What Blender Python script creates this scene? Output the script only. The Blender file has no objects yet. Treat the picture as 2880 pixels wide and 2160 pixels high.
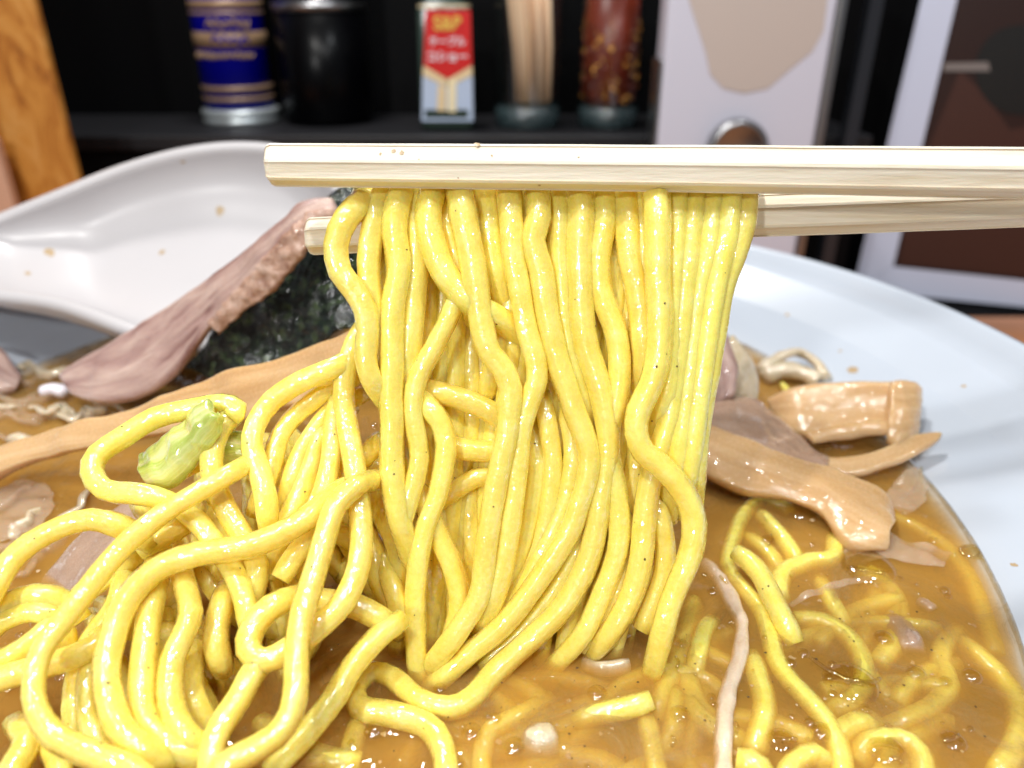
import bpy, bmesh, math, random
from mathutils import Vector, Matrix, noise
from mathutils.bvhtree import BVHTree

# ------------------------------------------------------------------ units
S = 0.00085                 # one working unit in metres (about 0.85 mm)
TH = math.radians(26.7)     # camera pitch below the horizontal
CT, ST = math.cos(TH), math.sin(TH)
TABLE = -180.0              # table top, in units below the camera
SOUP = -112.0               # broth level
FPX = 768.0                 # focal length in pixels of a 1024 wide frame
K = 2.16016                 # tracing scale
sc = bpy.context.scene
COL = sc.collection

def U(x, y, z):             # units -> metres, table top at z = 0
    return Vector((x*S, y*S, (z - TABLE)*S))
def P(fx, fy, zc):          # traced point at a distance along the view axis
    u = (fx/K - 512)/FPX; v = (fy/K - 384)/FPX
    return U(u*zc, zc*(CT - v*ST), zc*(-ST - v*CT))
def zs(fy, h=0.0):          # view distance at which a traced row meets the broth level + h
    v = (fy/K - 384)/FPX
    return (-SOUP - h)/(ST + v*CT)
def PY(fx, fy, Y):          # traced point on the upright plane at distance Y
    v = (fy/K - 384)/FPX
    return P(fx, fy, Y/(CT - v*ST))

# ------------------------------------------------------------------ camera, world, lights
cam = bpy.data.cameras.new("camera"); co = bpy.data.objects.new("camera", cam); COL.objects.link(co)
co.location = U(0, 0, 0); co.rotation_euler = (math.radians(90) - TH, 0, 0)
cam.sensor_width = 36; cam.lens = 27; cam.clip_start = 0.005; cam.clip_end = 50
cam.dof.use_dof = True; cam.dof.focus_distance = 146*S; cam.dof.aperture_fstop = 13
sc.camera = co
w = bpy.data.worlds.new("World"); sc.world = w; w.use_nodes = True
w.node_tree.nodes["Background"].inputs[0].default_value = (0.9, 0.95, 1.0, 1)
w.node_tree.nodes["Background"].inputs[1].default_value = 0.31
sc.view_settings.view_transform = 'Standard'; sc.view_settings.look = 'None'
sc.view_settings.exposure = -0.55; sc.view_settings.gamma = 1
def lamp(name, loc, target, size, power, color=(1, 1, 1), shape='DISK', sizey=None):
    l = bpy.data.lights.new(name, 'AREA'); l.shape = shape; l.size = size*S
    if sizey: l.size_y = sizey*S
    l.energy = power; l.color = color
    o = bpy.data.objects.new(name, l); COL.objects.link(o); o.location = U(*loc)
    o.rotation_euler = (U(*target) - U(*loc)).to_track_quat('-Z', 'Y').to_euler()
    o['kind'] = 'helper'
    return o
lamp("ceiling_or_glint_lamp", (-130, 460, 590), (0, 160, -80), 85, 3.6, (1.0, 0.98, 0.95))
lamp("ceiling_or_glint_lamp", (250, 60, 540), (20, 150, -80), 60, 1.2, (0.93, 0.97, 1.0))
lamp("ceiling_or_glint_lamp", (-40, -160, 480), (0, 160, -80), 80, 0.9, (1.0, 0.99, 0.97))
lamp("ceiling_or_glint_lamp", (-190, -20, 430), (0, 150, -80), 28, 1.6, (1.0, 0.98, 0.94))
lamp("ceiling_or_glint_lamp", (120, -90, 400), (0, 150, -80), 30, 0.55, (0.97, 0.98, 1.0))
lamp("ceiling_or_glint_lamp", (-270, -380, 290), (0, 150, -80), 48, 1.8, (1.0, 0.99, 0.97))  # low front lamp added to draw glints on the hanging noodles
sc.cycles.use_denoising = True
sc.cycles.max_bounces = 12; sc.cycles.diffuse_bounces = 8; sc.cycles.glossy_bounces = 4
sc.cycles.transmission_bounces = 8; sc.cycles.transparent_max_bounces = 12; sc.cycles.volume_bounces = 8
sc.cycles.caustics_reflective = False; sc.cycles.caustics_refractive = False
sc.cycles.sample_clamp_indirect = 6

# ------------------------------------------------------------------ materials
def new_mat(name):
    m = bpy.data.materials.new(name); m.use_nodes = True
    return m, m.node_tree, m.node_tree.nodes["Principled BSDF"]
def node(nt, t, **kw):
    n = nt.nodes.new(t)
    for k, v in kw.items():
        if k in n.inputs: n.inputs[k].default_value = v
        else: setattr(n, k, v)
    return n
def ramp(nt, src, stops):
    r = nt.nodes.new('ShaderNodeValToRGB'); e = r.color_ramp.elements
    while len(e) < len(stops): e.new(0.5)
    for i, (p, c) in enumerate(stops):
        e[i].position = p; e[i].color = (*c, 1) if len(c) == 3 else c
    nt.links.new(src, r.inputs[0]); return r
def noise_tex(nt, scale, detail=3, stretch=None, rough=0.5, rot=None, dist=0.0):
    tc = nt.nodes.new('ShaderNodeTexCoord')
    if rot == 'uv':
        n = node(nt, 'ShaderNodeTexNoise', Scale=scale, Detail=detail, Roughness=rough, Distortion=dist)
        mp = nt.nodes.new('ShaderNodeMapping'); mp.inputs['Scale'].default_value = stretch
        nt.links.new(tc.outputs['UV'], mp.inputs[0]); nt.links.new(mp.outputs[0], n.inputs['Vector']); return n
    n = node(nt, 'ShaderNodeTexNoise', Scale=scale, Detail=detail, Roughness=rough, Distortion=dist)
    if stretch:
        mp = nt.nodes.new('ShaderNodeMapping'); mp.inputs['Scale'].default_value = stretch
        if rot: mp.inputs['Rotation'].default_value = rot
        nt.links.new(tc.outputs['Object'], mp.inputs[0]); nt.links.new(mp.outputs[0], n.inputs['Vector'])
    else: nt.links.new(tc.outputs['Object'], n.inputs['Vector'])
    return n
def bump(nt, bsdf, src, strength, dist, prev=None):
    b = node(nt, 'ShaderNodeBump', Strength=strength, Distance=dist)
    nt.links.new(src, b.inputs['Height'])
    if prev: nt.links.new(prev.outputs[0], b.inputs['Normal'])
    nt.links.new(b.outputs[0], bsdf.inputs['Normal']); return b
def setp(b, **kw):
    for k, v in kw.items(): b.inputs[k.replace('_', ' ')].default_value = v
def plain(name, col, rough=0.5, metal=0.0, **kw):
    m, nt, b = new_mat(name); setp(b, Base_Color=(*col, 1), Roughness=rough, Metallic=metal)
    for k, v in kw.items(): b.inputs[k.replace('_', ' ')].default_value = v
    n = noise_tex(nt, 900, 3); bump(nt, b, n.outputs[0], 0.15, 0.0001)
    return m

def food(name, stops, scale=500, stretch=None, rot=None, rough=(0.2, 0.5), sss=0.3, rad=(0.9, 0.55, 0.3), sscale=0.002, bmp=(0.4, 0.0004), fine=2500, coat=0.3, rnd=False, dist=0.0):
    m, nt, b = new_mat(name)
    n = noise_tex(nt, scale, 5, stretch, 0.6, rot, dist)
    r = ramp(nt, n.outputs[0], stops); out = r.outputs[0]
    if rnd:
        oi = nt.nodes.new('ShaderNodeObjectInfo')
        h = node(nt, 'ShaderNodeHueSaturation')
        mr = node(nt, 'ShaderNodeMapRange'); mr.inputs['To Min'].default_value = 0.93; mr.inputs['To Max'].default_value = 1.06
        nt.links.new(oi.outputs['Random'], mr.inputs[0]); nt.links.new(mr.outputs[0], h.inputs['Value'])
        nt.links.new(out, h.inputs['Color']); out = h.outputs[0]
    nt.links.new(out, b.inputs['Base Color'])
    f = noise_tex(nt, fine, 4)
    mr = node(nt, 'ShaderNodeMapRange'); mr.inputs['From Min'].default_value = 0.35; mr.inputs['From Max'].default_value = 0.65
    mr.inputs['To Min'].default_value = rough[0]; mr.inputs['To Max'].default_value = rough[1]
    nt.links.new(f.outputs[0], mr.inputs[0]); nt.links.new(mr.outputs[0], b.inputs['Roughness'])
    setp(b, Subsurface_Weight=sss, Subsurface_Radius=rad, Subsurface_Scale=sscale, Coat_Weight=min(1, coat*1.2), Coat_Roughness=0.04, Coat_IOR=1.8)
    b1 = bump(nt, b, n.outputs[0], bmp[0], bmp[1])
    b2 = bump(nt, b, f.outputs[0], bmp[0]*0.6, bmp[1]*0.25, b1)
    f3 = noise_tex(nt, 620, 0.8); b3 = node(nt, 'ShaderNodeBump', Strength=1.0, Distance=0.0005); nt.links.new(f3.outputs[0], b3.inputs['Height'])
    nt.links.new(b3.outputs[0], b.inputs['Coat Normal'])
    return m

M = {}
def facing(nt, nrm=None, base=0.03, power=4.5):
    g = nt.nodes.new('ShaderNodeNewGeometry'); d = node(nt, 'ShaderNodeVectorMath', operation='DOT_PRODUCT')
    nt.links.new(g.outputs['Incoming'], d.inputs[0]); nt.links.new(nrm if nrm else g.outputs['Normal'], d.inputs[1])
    a = node(nt, 'ShaderNodeMath', operation='ABSOLUTE'); nt.links.new(d.outputs['Value'], a.inputs[0])
    s_ = node(nt, 'ShaderNodeMath', operation='SUBTRACT'); s_.inputs[0].default_value = 1.0; nt.links.new(a.outputs[0], s_.inputs[1])
    p = node(nt, 'ShaderNodeMath', operation='POWER'); nt.links.new(s_.outputs[0], p.inputs[0]); p.inputs[1].default_value = power
    m_ = node(nt, 'ShaderNodeMath', operation='MULTIPLY_ADD', use_clamp=True); nt.links.new(p.outputs[0], m_.inputs[0]); m_.inputs[1].default_value = 1-base; m_.inputs[2].default_value = base
    return m_
M['noodle'] = food('noodle', [(0.25, (0.87, 0.67, 0.10)), (0.55, (0.94, 0.77, 0.17)), (0.8, (0.96, 0.83, 0.27))],
                   scale=260, sss=0.6, rad=(1.0, 0.62, 0.10), sscale=0.0035, rough=(0.15, 0.45), bmp=(0.6, 0.0006), fine=1500, coat=0.9, rnd=True)
M['meat'] = food('pork', [(0.34, (0.24, 0.12, 0.10)), (0.43, (0.40, 0.25, 0.22)), (0.54, (0.49, 0.335, 0.285)), (0.68, (0.64, 0.48, 0.41))],
                 scale=260, stretch=(0.16, 1, 1), rot='uv', sss=0.25, sscale=0.0015, rough=(0.28, 0.5), bmp=(0.9, 0.0012), fine=1300, coat=0.45, dist=0.6)
M['meat_edge'] = food('pork_edge', [(0.3, (0.26, 0.125, 0.08)), (0.5, (0.48, 0.30, 0.22)), (0.72, (0.66, 0.48, 0.39))],
                 scale=330, sss=0.2, rough=(0.25, 0.5), bmp=(0.8, 0.0009), fine=1700)
M['meat_pale'] = food('pork_pale', [(0.25, (0.34, 0.21, 0.14)), (0.6, (0.47, 0.32, 0.23)), (0.8, (0.57, 0.42, 0.32))],
                 scale=260, stretch=(0.2, 1, 1), rot='uv', sss=0.3, rough=(0.12, 0.4), bmp=(0.5, 0.0008), coat=0.9)
M['menma'] = food('bamboo_shoot', [(0.28, (0.50, 0.29, 0.12)), (0.5, (0.61, 0.39, 0.19)), (0.72, (0.69, 0.48, 0.27))],
                  scale=420, stretch=(0.06, 1, 1), rot='uv', sss=0.4, rad=(1, .6, .25), sscale=0.005, rough=(0.12, 0.35), bmp=(0.4, 0.0004), fine=1500, coat=0.45)
M['fat'] = food('fat', [(0.3, (0.52, 0.42, 0.27)), (0.6, (0.68, 0.58, 0.42))], scale=300, sss=0.5, rough=(0.1, 0.35), bmp=(0.6, 0.0006), coat=0.9)
M['scallion'] = food('scallion', [(0.38, (0.38, 0.46, 0.07)), (0.5, (0.52, 0.58, 0.15)), (0.64, (0.72, 0.74, 0.36))],
                     scale=500, stretch=(0.08, 1, 1), rot='uv', sss=0.5, rad=(.6, 1, .3), rough=(0.08, 0.3), bmp=(0.5, 0.0005), coat=1.0)
_nt = M['scallion'].node_tree; _b = _nt.nodes['Principled BSDF']; _src = _b.inputs['Base Color'].links[0].from_socket
_tc = _nt.nodes.new('ShaderNodeTexCoord'); _sx = _nt.nodes.new('ShaderNodeSeparateXYZ'); _nt.links.new(_tc.outputs['UV'], _sx.inputs[0])
_mr = node(_nt, 'ShaderNodeMapRange'); _mr.inputs['From Min'].default_value = 0.026; _mr.inputs['From Max'].default_value = 0.034; _nt.links.new(_sx.outputs[0], _mr.inputs[0])
_mx = _nt.nodes.new('ShaderNodeMix'); _mx.data_type = 'RGBA'; _nt.links.new(_mr.outputs[0], _mx.inputs[0]); _nt.links.new(_src, _mx.inputs[6]); _mx.inputs[7].default_value = (0.17, 0.46, 0.04, 1)
_nt.links.new(_mx.outputs[2], _b.inputs['Base Color'])
# seaweed
m, nt, b = new_mat('seaweed'); M['nori'] = m
n = noise_tex(nt, 420, 6, None, 0.65); r = ramp(nt, n.outputs[0], [(0.38, (0.001, 0.002, 0.002)), (0.52, (0.006, 0.014, 0.009)), (0.68, (0.06, 0.09, 0.035))])  # lightest green mottles put speckled lamp highlights into the base colour
nt.links.new(r.outputs[0], b.inputs['Base Color']); setp(b, Roughness=0.16, Specular_IOR_Level=0.5)
f = noise_tex(nt, 560, 2, None, 0.5); b1 = bump(nt, b, n.outputs[0], 0.8, 0.0008); b2 = bump(nt, b, f.outputs[0], 1.0, 0.0005, b1)
setp(b, Coat_Weight=0.8, Coat_Roughness=0.03, Coat_IOR=1.6, Specular_IOR_Level=0.15)
b3 = node(nt, 'ShaderNodeBump', Strength=1.0, Distance=0.0009); nt.links.new(f.outputs[0], b3.inputs['Height']); nt.links.new(b3.outputs[0], b.inputs['Coat Normal'])
# porcelain
def porcelain(name, col):
    m, nt, b = new_mat(name)
    n = noise_tex(nt, 55, 3); r = ramp(nt, n.outputs[0], [(0.3, tuple(c*0.97 for c in col)), (0.7, col)])
    nt.links.new(r.outputs[0], b.inputs['Base Color']); setp(b, Roughness=0.22, Coat_Weight=0.5, Coat_Roughness=0.05)
    return m
M['bowl'] = porcelain('bowl_glaze', (0.52, 0.57, 0.645)); M['spoon'] = porcelain('spoon_glaze', (0.52, 0.50, 0.51)); _b = M['spoon'].node_tree.nodes['Principled BSDF']; setp(_b, Roughness=0.38, Coat_Weight=0.12, Coat_Roughness=0.2)
# chopstick wood
m, nt, b = new_mat('chopstick_wood'); M['stick'] = m
n = noise_tex(nt, 330, 6, (0.05, 1, 1), 0.6); r = ramp(nt, n.outputs[0], [(0.3, (0.70, 0.58, 0.40)), (0.48, (0.84, 0.76, 0.62)), (0.7, (0.90, 0.83, 0.69))])
nt.links.new(r.outputs[0], b.inputs['Base Color']); setp(b, Roughness=0.42, Subsurface_Weight=0.12, Subsurface_Scale=0.001)
f = noise_tex(nt, 1600, 4, (0.10, 1, 1)); b1 = bump(nt, b, n.outputs[0], 0.35, 0.0004); bump(nt, b, f.outputs[0], 0.5, 0.00025, b1)
# post wood
m, nt, b = new_mat('post_wood'); M['post'] = m
n = noise_tex(nt, 38, 6, (2.2, 1, 0.8), 0.65, (0, math.radians(-25), 0), 1.4)
r = ramp(nt, n.outputs[0], [(0.25, (0.16, 0.045, 0.005)), (0.42, (0.42, 0.15, 0.018)), (0.55, (0.56, 0.24, 0.04)), (0.75, (0.66, 0.34, 0.10))])
nt.links.new(r.outputs[0], b.inputs['Base Color']); setp(b, Roughness=0.45)
m, nt, b = new_mat('table_wood'); M['table'] = m
n = noise_tex(nt, 12, 5, (1, 6, 1), 0.6); r = ramp(nt, n.outputs[0], [(0.3, (0.40, 0.15, 0.05)), (0.7, (0.56, 0.24, 0.10))])
nt.links.new(r.outputs[0], b.inputs['Base Color']); setp(b, Roughness=0.3)
M['black'] = plain('black_lacquer', (0.0015, 0.0015, 0.002), 0.75, Specular_IOR_Level=0.12)
M['shelf'] = plain('dark_shelf', (0.004, 0.004, 0.006), 0.5)
M['chrome'] = plain('chrome', (0.36, 0.36, 0.37), 0.3, 1.0)
M['white'] = plain('white_plastic', (0.66, 0.65, 0.75), 0.25)
M['reflect_beige'] = plain('beige_reflection_tone', (0.56, 0.47, 0.42), 0.5)  # tone of the dispenser's reflection, given as a plain colour
M['gold'] = plain('gold_print', (0.30, 0.19, 0.11), 0.35, 0.2)
M['goldy'] = plain('yellow_gold_print', (0.75, 0.45, 0.08), 0.4)
M['cream'] = plain('cream_print', (0.80, 0.62, 0.36), 0.5)
M['blue'] = plain('blue_tin', (0.001, 0.001, 0.30), 0.22, 0.0, Specular_IOR_Level=0.25)
M['silver'] = plain('silver_rim', (0.55, 0.60, 0.62), 0.35, 0.6)
M['red'] = plain('red_label', (0.62, 0.012, 0.012), 0.4)
M['paleblue'] = plain('pale_blue_label', (0.50, 0.60, 0.78), 0.4)
M['whiteprint'] = plain('white_print', (0.85, 0.80, 0.86), 0.4)
M['tooth'] = plain('toothpick_wood', (0.85, 0.58, 0.37), 0.6)
M['toothdark'] = plain('toothpick_wood_dark', (0.62, 0.38, 0.22), 0.6)
M['chili'] = plain('chili_flake', (0.20, 0.022, 0.005), 0.35)
M['chiliseed'] = plain('chili_seed', (0.9, 0.42, 0.08), 0.4)
M['menu_dark'] = plain('menu_print', (0.022, 0.006, 0.004), 0.4)
M['menu_black'] = plain('menu_print_black', (0.001, 0.001, 0.001), 0.5)
M['menu_brown'] = plain('menu_print_brown', (0.050, 0.014, 0.008), 0.5)
M['menu_white'] = plain('menu_border', (0.62, 0.66, 0.82), 0.4)
M['menu_grey'] = plain('menu_print_grey', (0.20, 0.17, 0.16), 0.5)
M['pepper'] = plain('pepper_speck', (0.10, 0.055, 0.01), 0.6)
M['stain'] = plain('broth_stain', (0.42, 0.30, 0.17), 0.4)
# glass: thin clear walls
m, nt, b = new_mat('clear_glass'); M['glass'] = m
tr = node(nt, 'ShaderNodeBsdfTransparent'); tr.inputs[0].default_value = (0.97, 0.985, 0.985, 1)
gl = node(nt, 'ShaderNodeBsdfGlossy', Roughness=0.06); fr = facing(nt, base=0.05)
mx = node(nt, 'ShaderNodeMixShader'); nt.links.new(fr.outputs[0], mx.inputs[0]); nt.links.new(tr.outputs[0], mx.inputs[1]); nt.links.new(gl.outputs[0], mx.inputs[2])
nt.links.new(mx.outputs[0], nt.nodes['Material Output'].inputs[0])
# onion: thin translucent membrane
m, nt, b = new_mat('onion_membrane'); M['onion'] = m
setp(b, Base_Color=(0.72, 0.55, 0.40, 1), Roughness=0.08, Alpha=0.22, Subsurface_Weight=0.2, Subsurface_Scale=0.001, Coat_Weight=0.6)
n = noise_tex(nt, 420, 5); bump(nt, b, n.outputs[0], 0.6, 0.0006)
# broth: clear wet surface over a milky brown volume
m, nt, b = new_mat('broth'); M['broth'] = m
tr = node(nt, 'ShaderNodeBsdfTransparent'); gl = node(nt, 'ShaderNodeBsdfGlossy', Roughness=0.03)
mx = node(nt, 'ShaderNodeMixShader')
n1 = noise_tex(nt, 70, 3); n2 = noise_tex(nt, 240, 2)
b1 = node(nt, 'ShaderNodeBump', Strength=0.7, Distance=0.0020); nt.links.new(n1.outputs[0], b1.inputs['Height'])
b2 = node(nt, 'ShaderNodeBump', Strength=0.32, Distance=0.0010); nt.links.new(n2.outputs[0], b2.inputs['Height']); nt.links.new(b1.outputs[0], b2.inputs['Normal'])
nt.links.new(b2.outputs[0], gl.inputs['Normal']); fr = facing(nt, b2.outputs[0], 0.035)
nt.links.new(fr.outputs[0], mx.inputs[0]); nt.links.new(tr.outputs[0], mx.inputs[1]); nt.links.new(gl.outputs[0], mx.inputs[2])
df = node(nt, 'ShaderNodeBsdfDiffuse'); df.inputs[0].default_value = (0.38, 0.24, 0.095, 1)
n3 = noise_tex(nt, 60, 8, None, 0.70, None, 1.2); r3 = ramp(nt, n3.outputs[0], [(0.44, (0.0, 0.0, 0.0)), (0.56, (0.16, 0.16, 0.16)), (0.68, (0.62, 0.62, 0.62))])
mx2 = node(nt, 'ShaderNodeMixShader'); nt.links.new(r3.outputs[0], mx2.inputs[0]); nt.links.new(tr.outputs[0], mx2.inputs[1]); nt.links.new(df.outputs[0], mx2.inputs[2])
nt.links.new(mx2.outputs[0], mx.inputs[1])
nt.links.new(mx.outputs[0], nt.nodes['Material Output'].inputs[0])
vol = node(nt, 'ShaderNodeVolumePrincipled'); vol.inputs['Color'].default_value = (0.85, 0.61, 0.18, 1)
vol.inputs['Density'].default_value = 480.0
vol.inputs['Absorption Color'].default_value = (0.0, 0.0, 0.0, 1)
nt.links.new(vol.outputs[0], nt.nodes['Material Output'].inputs['Volume'])
# oil
m, nt, b = new_mat('oil_drop'); M['oil'] = m
tr = node(nt, 'ShaderNodeBsdfTransparent'); tr.inputs[0].default_value = (0.98, 0.93, 0.72, 1)
gl = node(nt, 'ShaderNodeBsdfGlossy', Roughness=0.06); fr = facing(nt, base=0.13); mx = node(nt, 'ShaderNodeMixShader')
nt.links.new(fr.outputs[0], mx.inputs[0]); nt.links.new(tr.outputs[0], mx.inputs[1]); nt.links.new(gl.outputs[0], mx.inputs[2])
nt.links.new(mx.outputs[0], nt.nodes['Material Output'].inputs[0])

# ------------------------------------------------------------------ object helpers
def mesh(name, verts, faces, mat, parent=None, smooth=True):
    me = bpy.data.meshes.new(name); me.from_pydata([tuple(v) for v in verts], [], faces); me.update()
    if smooth: me.polygons.foreach_set('use_smooth', [True]*len(me.polygons))
    me.materials.append(mat)
    o = bpy.data.objects.new(name, me); COL.objects.link(o)
    if parent is not None: o.parent = parent; o.matrix_parent_inverse = parent.matrix_world.inverted()
    return o
def tag(o, label=None, cat=None, group=None, kind=None):
    if label: o['label'] = label
    if cat: o['category'] = cat
    if group: o['group'] = group
    if kind: o['kind'] = kind
    return o
def empty(name, loc):
    o = bpy.data.objects.new(name, None); COL.objects.link(o); o.location = loc; o.empty_display_size = 0.01
    bpy.context.view_layer.update(); return o
def recalc(o):
    bm = bmesh.new(); bm.from_mesh(o.data); bmesh.ops.recalc_face_normals(bm, faces=bm.faces); bm.to_mesh(o.data); bm.free()
def bevel(o, w_, seg=2):
    md = o.modifiers.new('bevel', 'BEVEL'); md.width = w_*S; md.segments = seg; md.limit_method = 'ANGLE'; return o
def box(name, a, b_, mat, parent=None, bev=0):
    x0, y0, z0 = a; x1, y1, z1 = b_
    v = [U(x, y, z) for z in (z0, z1) for y in (y0, y1) for x in (x0, x1)]
    f = [(0, 2, 3, 1), (4, 5, 7, 6), (0, 1, 5, 4), (2, 6, 7, 3), (0, 4, 6, 2), (1, 3, 7, 5)]
    o = mesh(name, v, f, mat, parent, smooth=False)
    if bev: bevel(o, bev)
    return o
def lathe(name, cx, cy, prof, mat, parent=None, n=40, cap=True):
    v = []; f = []
    for (r, z) in prof:
        for i in range(n):
            a = 2*math.pi*i/n; v.append(U(cx + r*math.cos(a), cy + r*math.sin(a), z))
    for j in range(len(prof) - 1):
        for i in range(n):
            k = (i + 1) % n; f.append((j*n + i, j*n + k, (j+1)*n + k, (j+1)*n + i))
    if cap:
        f.append(tuple(range(n))[::-1]); f.append(tuple((len(prof)-1)*n + i for i in range(n)))
    o = mesh(name, v, f, mat, parent); 
    return o
def prism(name, poly, depth, mat, parent=None, bev=0):   # poly of points (metres), extruded by vector depth
    n = len(poly); v = list(poly) + [p + depth for p in poly]
    f = [tuple(range(n)), tuple(range(2*n - 1, n - 1, -1))] + [(i, (i+1) % n, n + (i+1) % n, n + i) for i in range(n)]
    o = mesh(name, v, f, mat, parent, smooth=False); recalc(o)
    if bev: bevel(o, bev)
    return o

def catmull(pts, step):
    P_ = [pts[0]*2 - pts[1]] + pts + [pts[-1]*2 - pts[-2]]
    out = []
    for i in range(1, len(P_) - 2):
        p0, p1, p2, p3 = P_[i-1:i+3]
        n = max(2, int((p2 - p1).length/step))
        for k in range(n):
            t = k/n
            out.append(0.5*((2*p1) + (p2 - p0)*t + (2*p0 - 5*p1 + 4*p2 - p3)*t*t + (-p0 + 3*p1 - 3*p2 + p3)*t*t*t))
    out.append(pts[-1]); return out
def tube(pts, r, seed=0, n=12, sq=0.35, wob=0.06, flat=None, taper=0, swell=0):
    """swept noodle with a rounded-square section; returns verts, faces"""
    rnd = random.Random(seed); ph = rnd.uniform(0, 100)
    v = []; f = []
    t = (pts[1] - pts[0]).normalized()
    up = Vector((0, -1, 0.3)).normalized()
    nrm = (up - t*up.dot(t)).normalized()
    m = len(pts)
    for i, p in enumerate(pts):
        a = pts[max(0, i-1)]; b_ = pts[min(m-1, i+1)]
        t = (b_ - a).normalized()
        nrm = (nrm - t*nrm.dot(t)).normalized(); bi = t.cross(nrm)
        rr = r*(1 + wob*noise.noise(Vector((i*0.13 + ph, ph, 0))) + wob*0.5*noise.noise(Vector((i*0.45, ph, 3))))
        tw = 0.5*noise.noise(Vector((i*0.03, ph, 9)))
        if swell: rr *= 1 + swell*math.exp(-i/14)
        if i == 0 or i == m-1: rr *= 0.88
        for k in range(n):
            th = 2*math.pi*k/n
            c, s_ = math.cos(th), math.sin(th)
            q = (abs(c)**(2+2*sq*2) + abs(s_)**(2+2*sq*2))**(-1/(2+2*sq*2))
            c2, s2 = math.cos(th + tw), math.sin(th + tw)
            asp = 1.0 if flat is None else flat
            w3 = 1 + wob*0.9*noise.noise((p + (nrm*c2 + bi*s2)*rr)*(0.30/S) + Vector((ph, 0, 0)))
            v.append(p + (nrm*c2 + bi*s2*asp)*rr*q*w3)
    for i in range(m-1):
        for k in range(n):
            k2 = (k+1) % n; f.append((i*n + k, i*n + k2, (i+1)*n + k2, (i+1)*n + k))
    f.append(tuple(range(n))[::-1]); f.append(tuple((m-1)*n + k for k in range(n)))
    return v, f

# ------------------------------------------------------------------ setting: table, shelf, dark wall
t_ = box('table', (-900, -60, TABLE-20), (900, 452, TABLE), M['table']); tag(t_, 'orange brown wooden counter top under the bowl', 'counter')
t_['kind'] = 'structure'
sh = empty('condiment_shelf', U(0, 560, TABLE)); tag(sh, 'low black shelf behind the bowl holding the row of condiments', 'shelf')
box('shelf_top', (-330, 452, -78), (205, 544, -70), M['shelf'], sh, 0.8)
box('riser', (-330, 456, TABLE), (205, 462, -78.5), M['black'], sh)
bw = box('wall', (-1000, 545, TABLE-20), (1000, 555, 700), M['black']); tag(bw, kind='structure')
fl = box('back_counter', (207, 452.5, TABLE-20), (900, 544, TABLE-2), M['black']); tag(fl, 'dark rear part of the counter behind the menu card', 'counter')
# wooden post at the left
a1 = PY(42*K, 0, 400); a2 = PY(82*K, 175*K, 400); xe = (a1.x + a2.x)/2/S
pst = empty('wooden_post', U(xe-60, 420, TABLE)); tag(pst, 'mottled orange brown wooden partition post at the left edge', 'post')
box('post_board', (xe-170, 394, TABLE+0.5), (xe, 400, 330), M['post'], pst, 1.5)
x2 = PY(12*K, 200*K, 380).x/S
box('batten', (x2-60, 380, TABLE+0.5), (x2, 386, -60), plain('batten_wood', (0.62, 0.36, 0.24), 0.5), pst, 1.0)

# ------------------------------------------------------------------ condiments on the shelf
SH = -70
def bx(px, Y): # x in units of a column of the 1024 frame at the shelf level
    return (px - 512)/FPX*(Y*CT + 70*ST)
def zpx(py, Y): # height in units of row py at distance Y
    v = (py - 384)/FPX; zc = Y/(CT - v*ST); return zc*(-ST - v*CT)
Y = 510
def ring(name, cx, cy, r, z0, z1, mat, par):
    return lathe(name, cx, cy, [(r-0.6, z0), (r, z0), (r, z1), (r-0.6, z1)], mat, par, 48, False)
def squiggle(name, cx, cy, r, z, h, a0, a1, n, mat, par, th=0.9, seed=1):
    rnd = random.Random(seed); pts = []
    for i in range(n):
        a = a0 + (a1-a0)*i/(n-1); pts.append(U(cx + r*math.sin(a), cy - r*math.cos(a), z + (h/2 if i % 2 else -h/2)*rnd.uniform(.5, 1.1)))
    v, f = tube(catmull(pts, 0.6*S), th*S, seed, 6, 0, 0)
    return mesh(name, v, f, mat, par)
# blue tin
cx = bx(243, Y); R = 21
tin = empty('pepper_tin', U(cx, Y, SH)); tag(tin, 'dark blue cylindrical spice tin with gold bands on the shelf', 'tin')
lathe('body', cx, Y, [(R, SH+7), (R, 90)], M['blue'], tin, 56)
lathe('foot_rim', cx, Y, [(R+1, SH+0.3), (R+2.2, SH+1), (R+2.2, SH+3), (R+1, SH+3.6), (R+1.2, SH+5), (R+2.6, SH+5.8), (R+2.4, SH+8), (R+0.3, SH+9)], M['silver'], tin, 56)
for y0, y1 in ((0, 9), (11.5, 15), (32, 48), (87, 92), (98, 102)):
    ring('gold_band', cx, Y, R+0.35, zpx(y1, Y-R), zpx(y0, Y-R), M['gold'], tin)
squiggle('gold_script', cx, Y, R+0.4, zpx(24, Y-R), 5, -0.3, 0.9, 12, M['gold'], tin, 0.8, 3)
squiggle('gold_lettering', cx, Y, R+0.4, zpx(56, Y-R), 3.0, -0.95, 0.9, 26, M['gold'], tin, 0.8, 5)
squiggle('emblem_letters', cx, Y, R+0.5, zpx(40, Y-R), 4.0, -0.2, 0.8, 9, M['blue'], tin, 0.7, 8)
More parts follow.
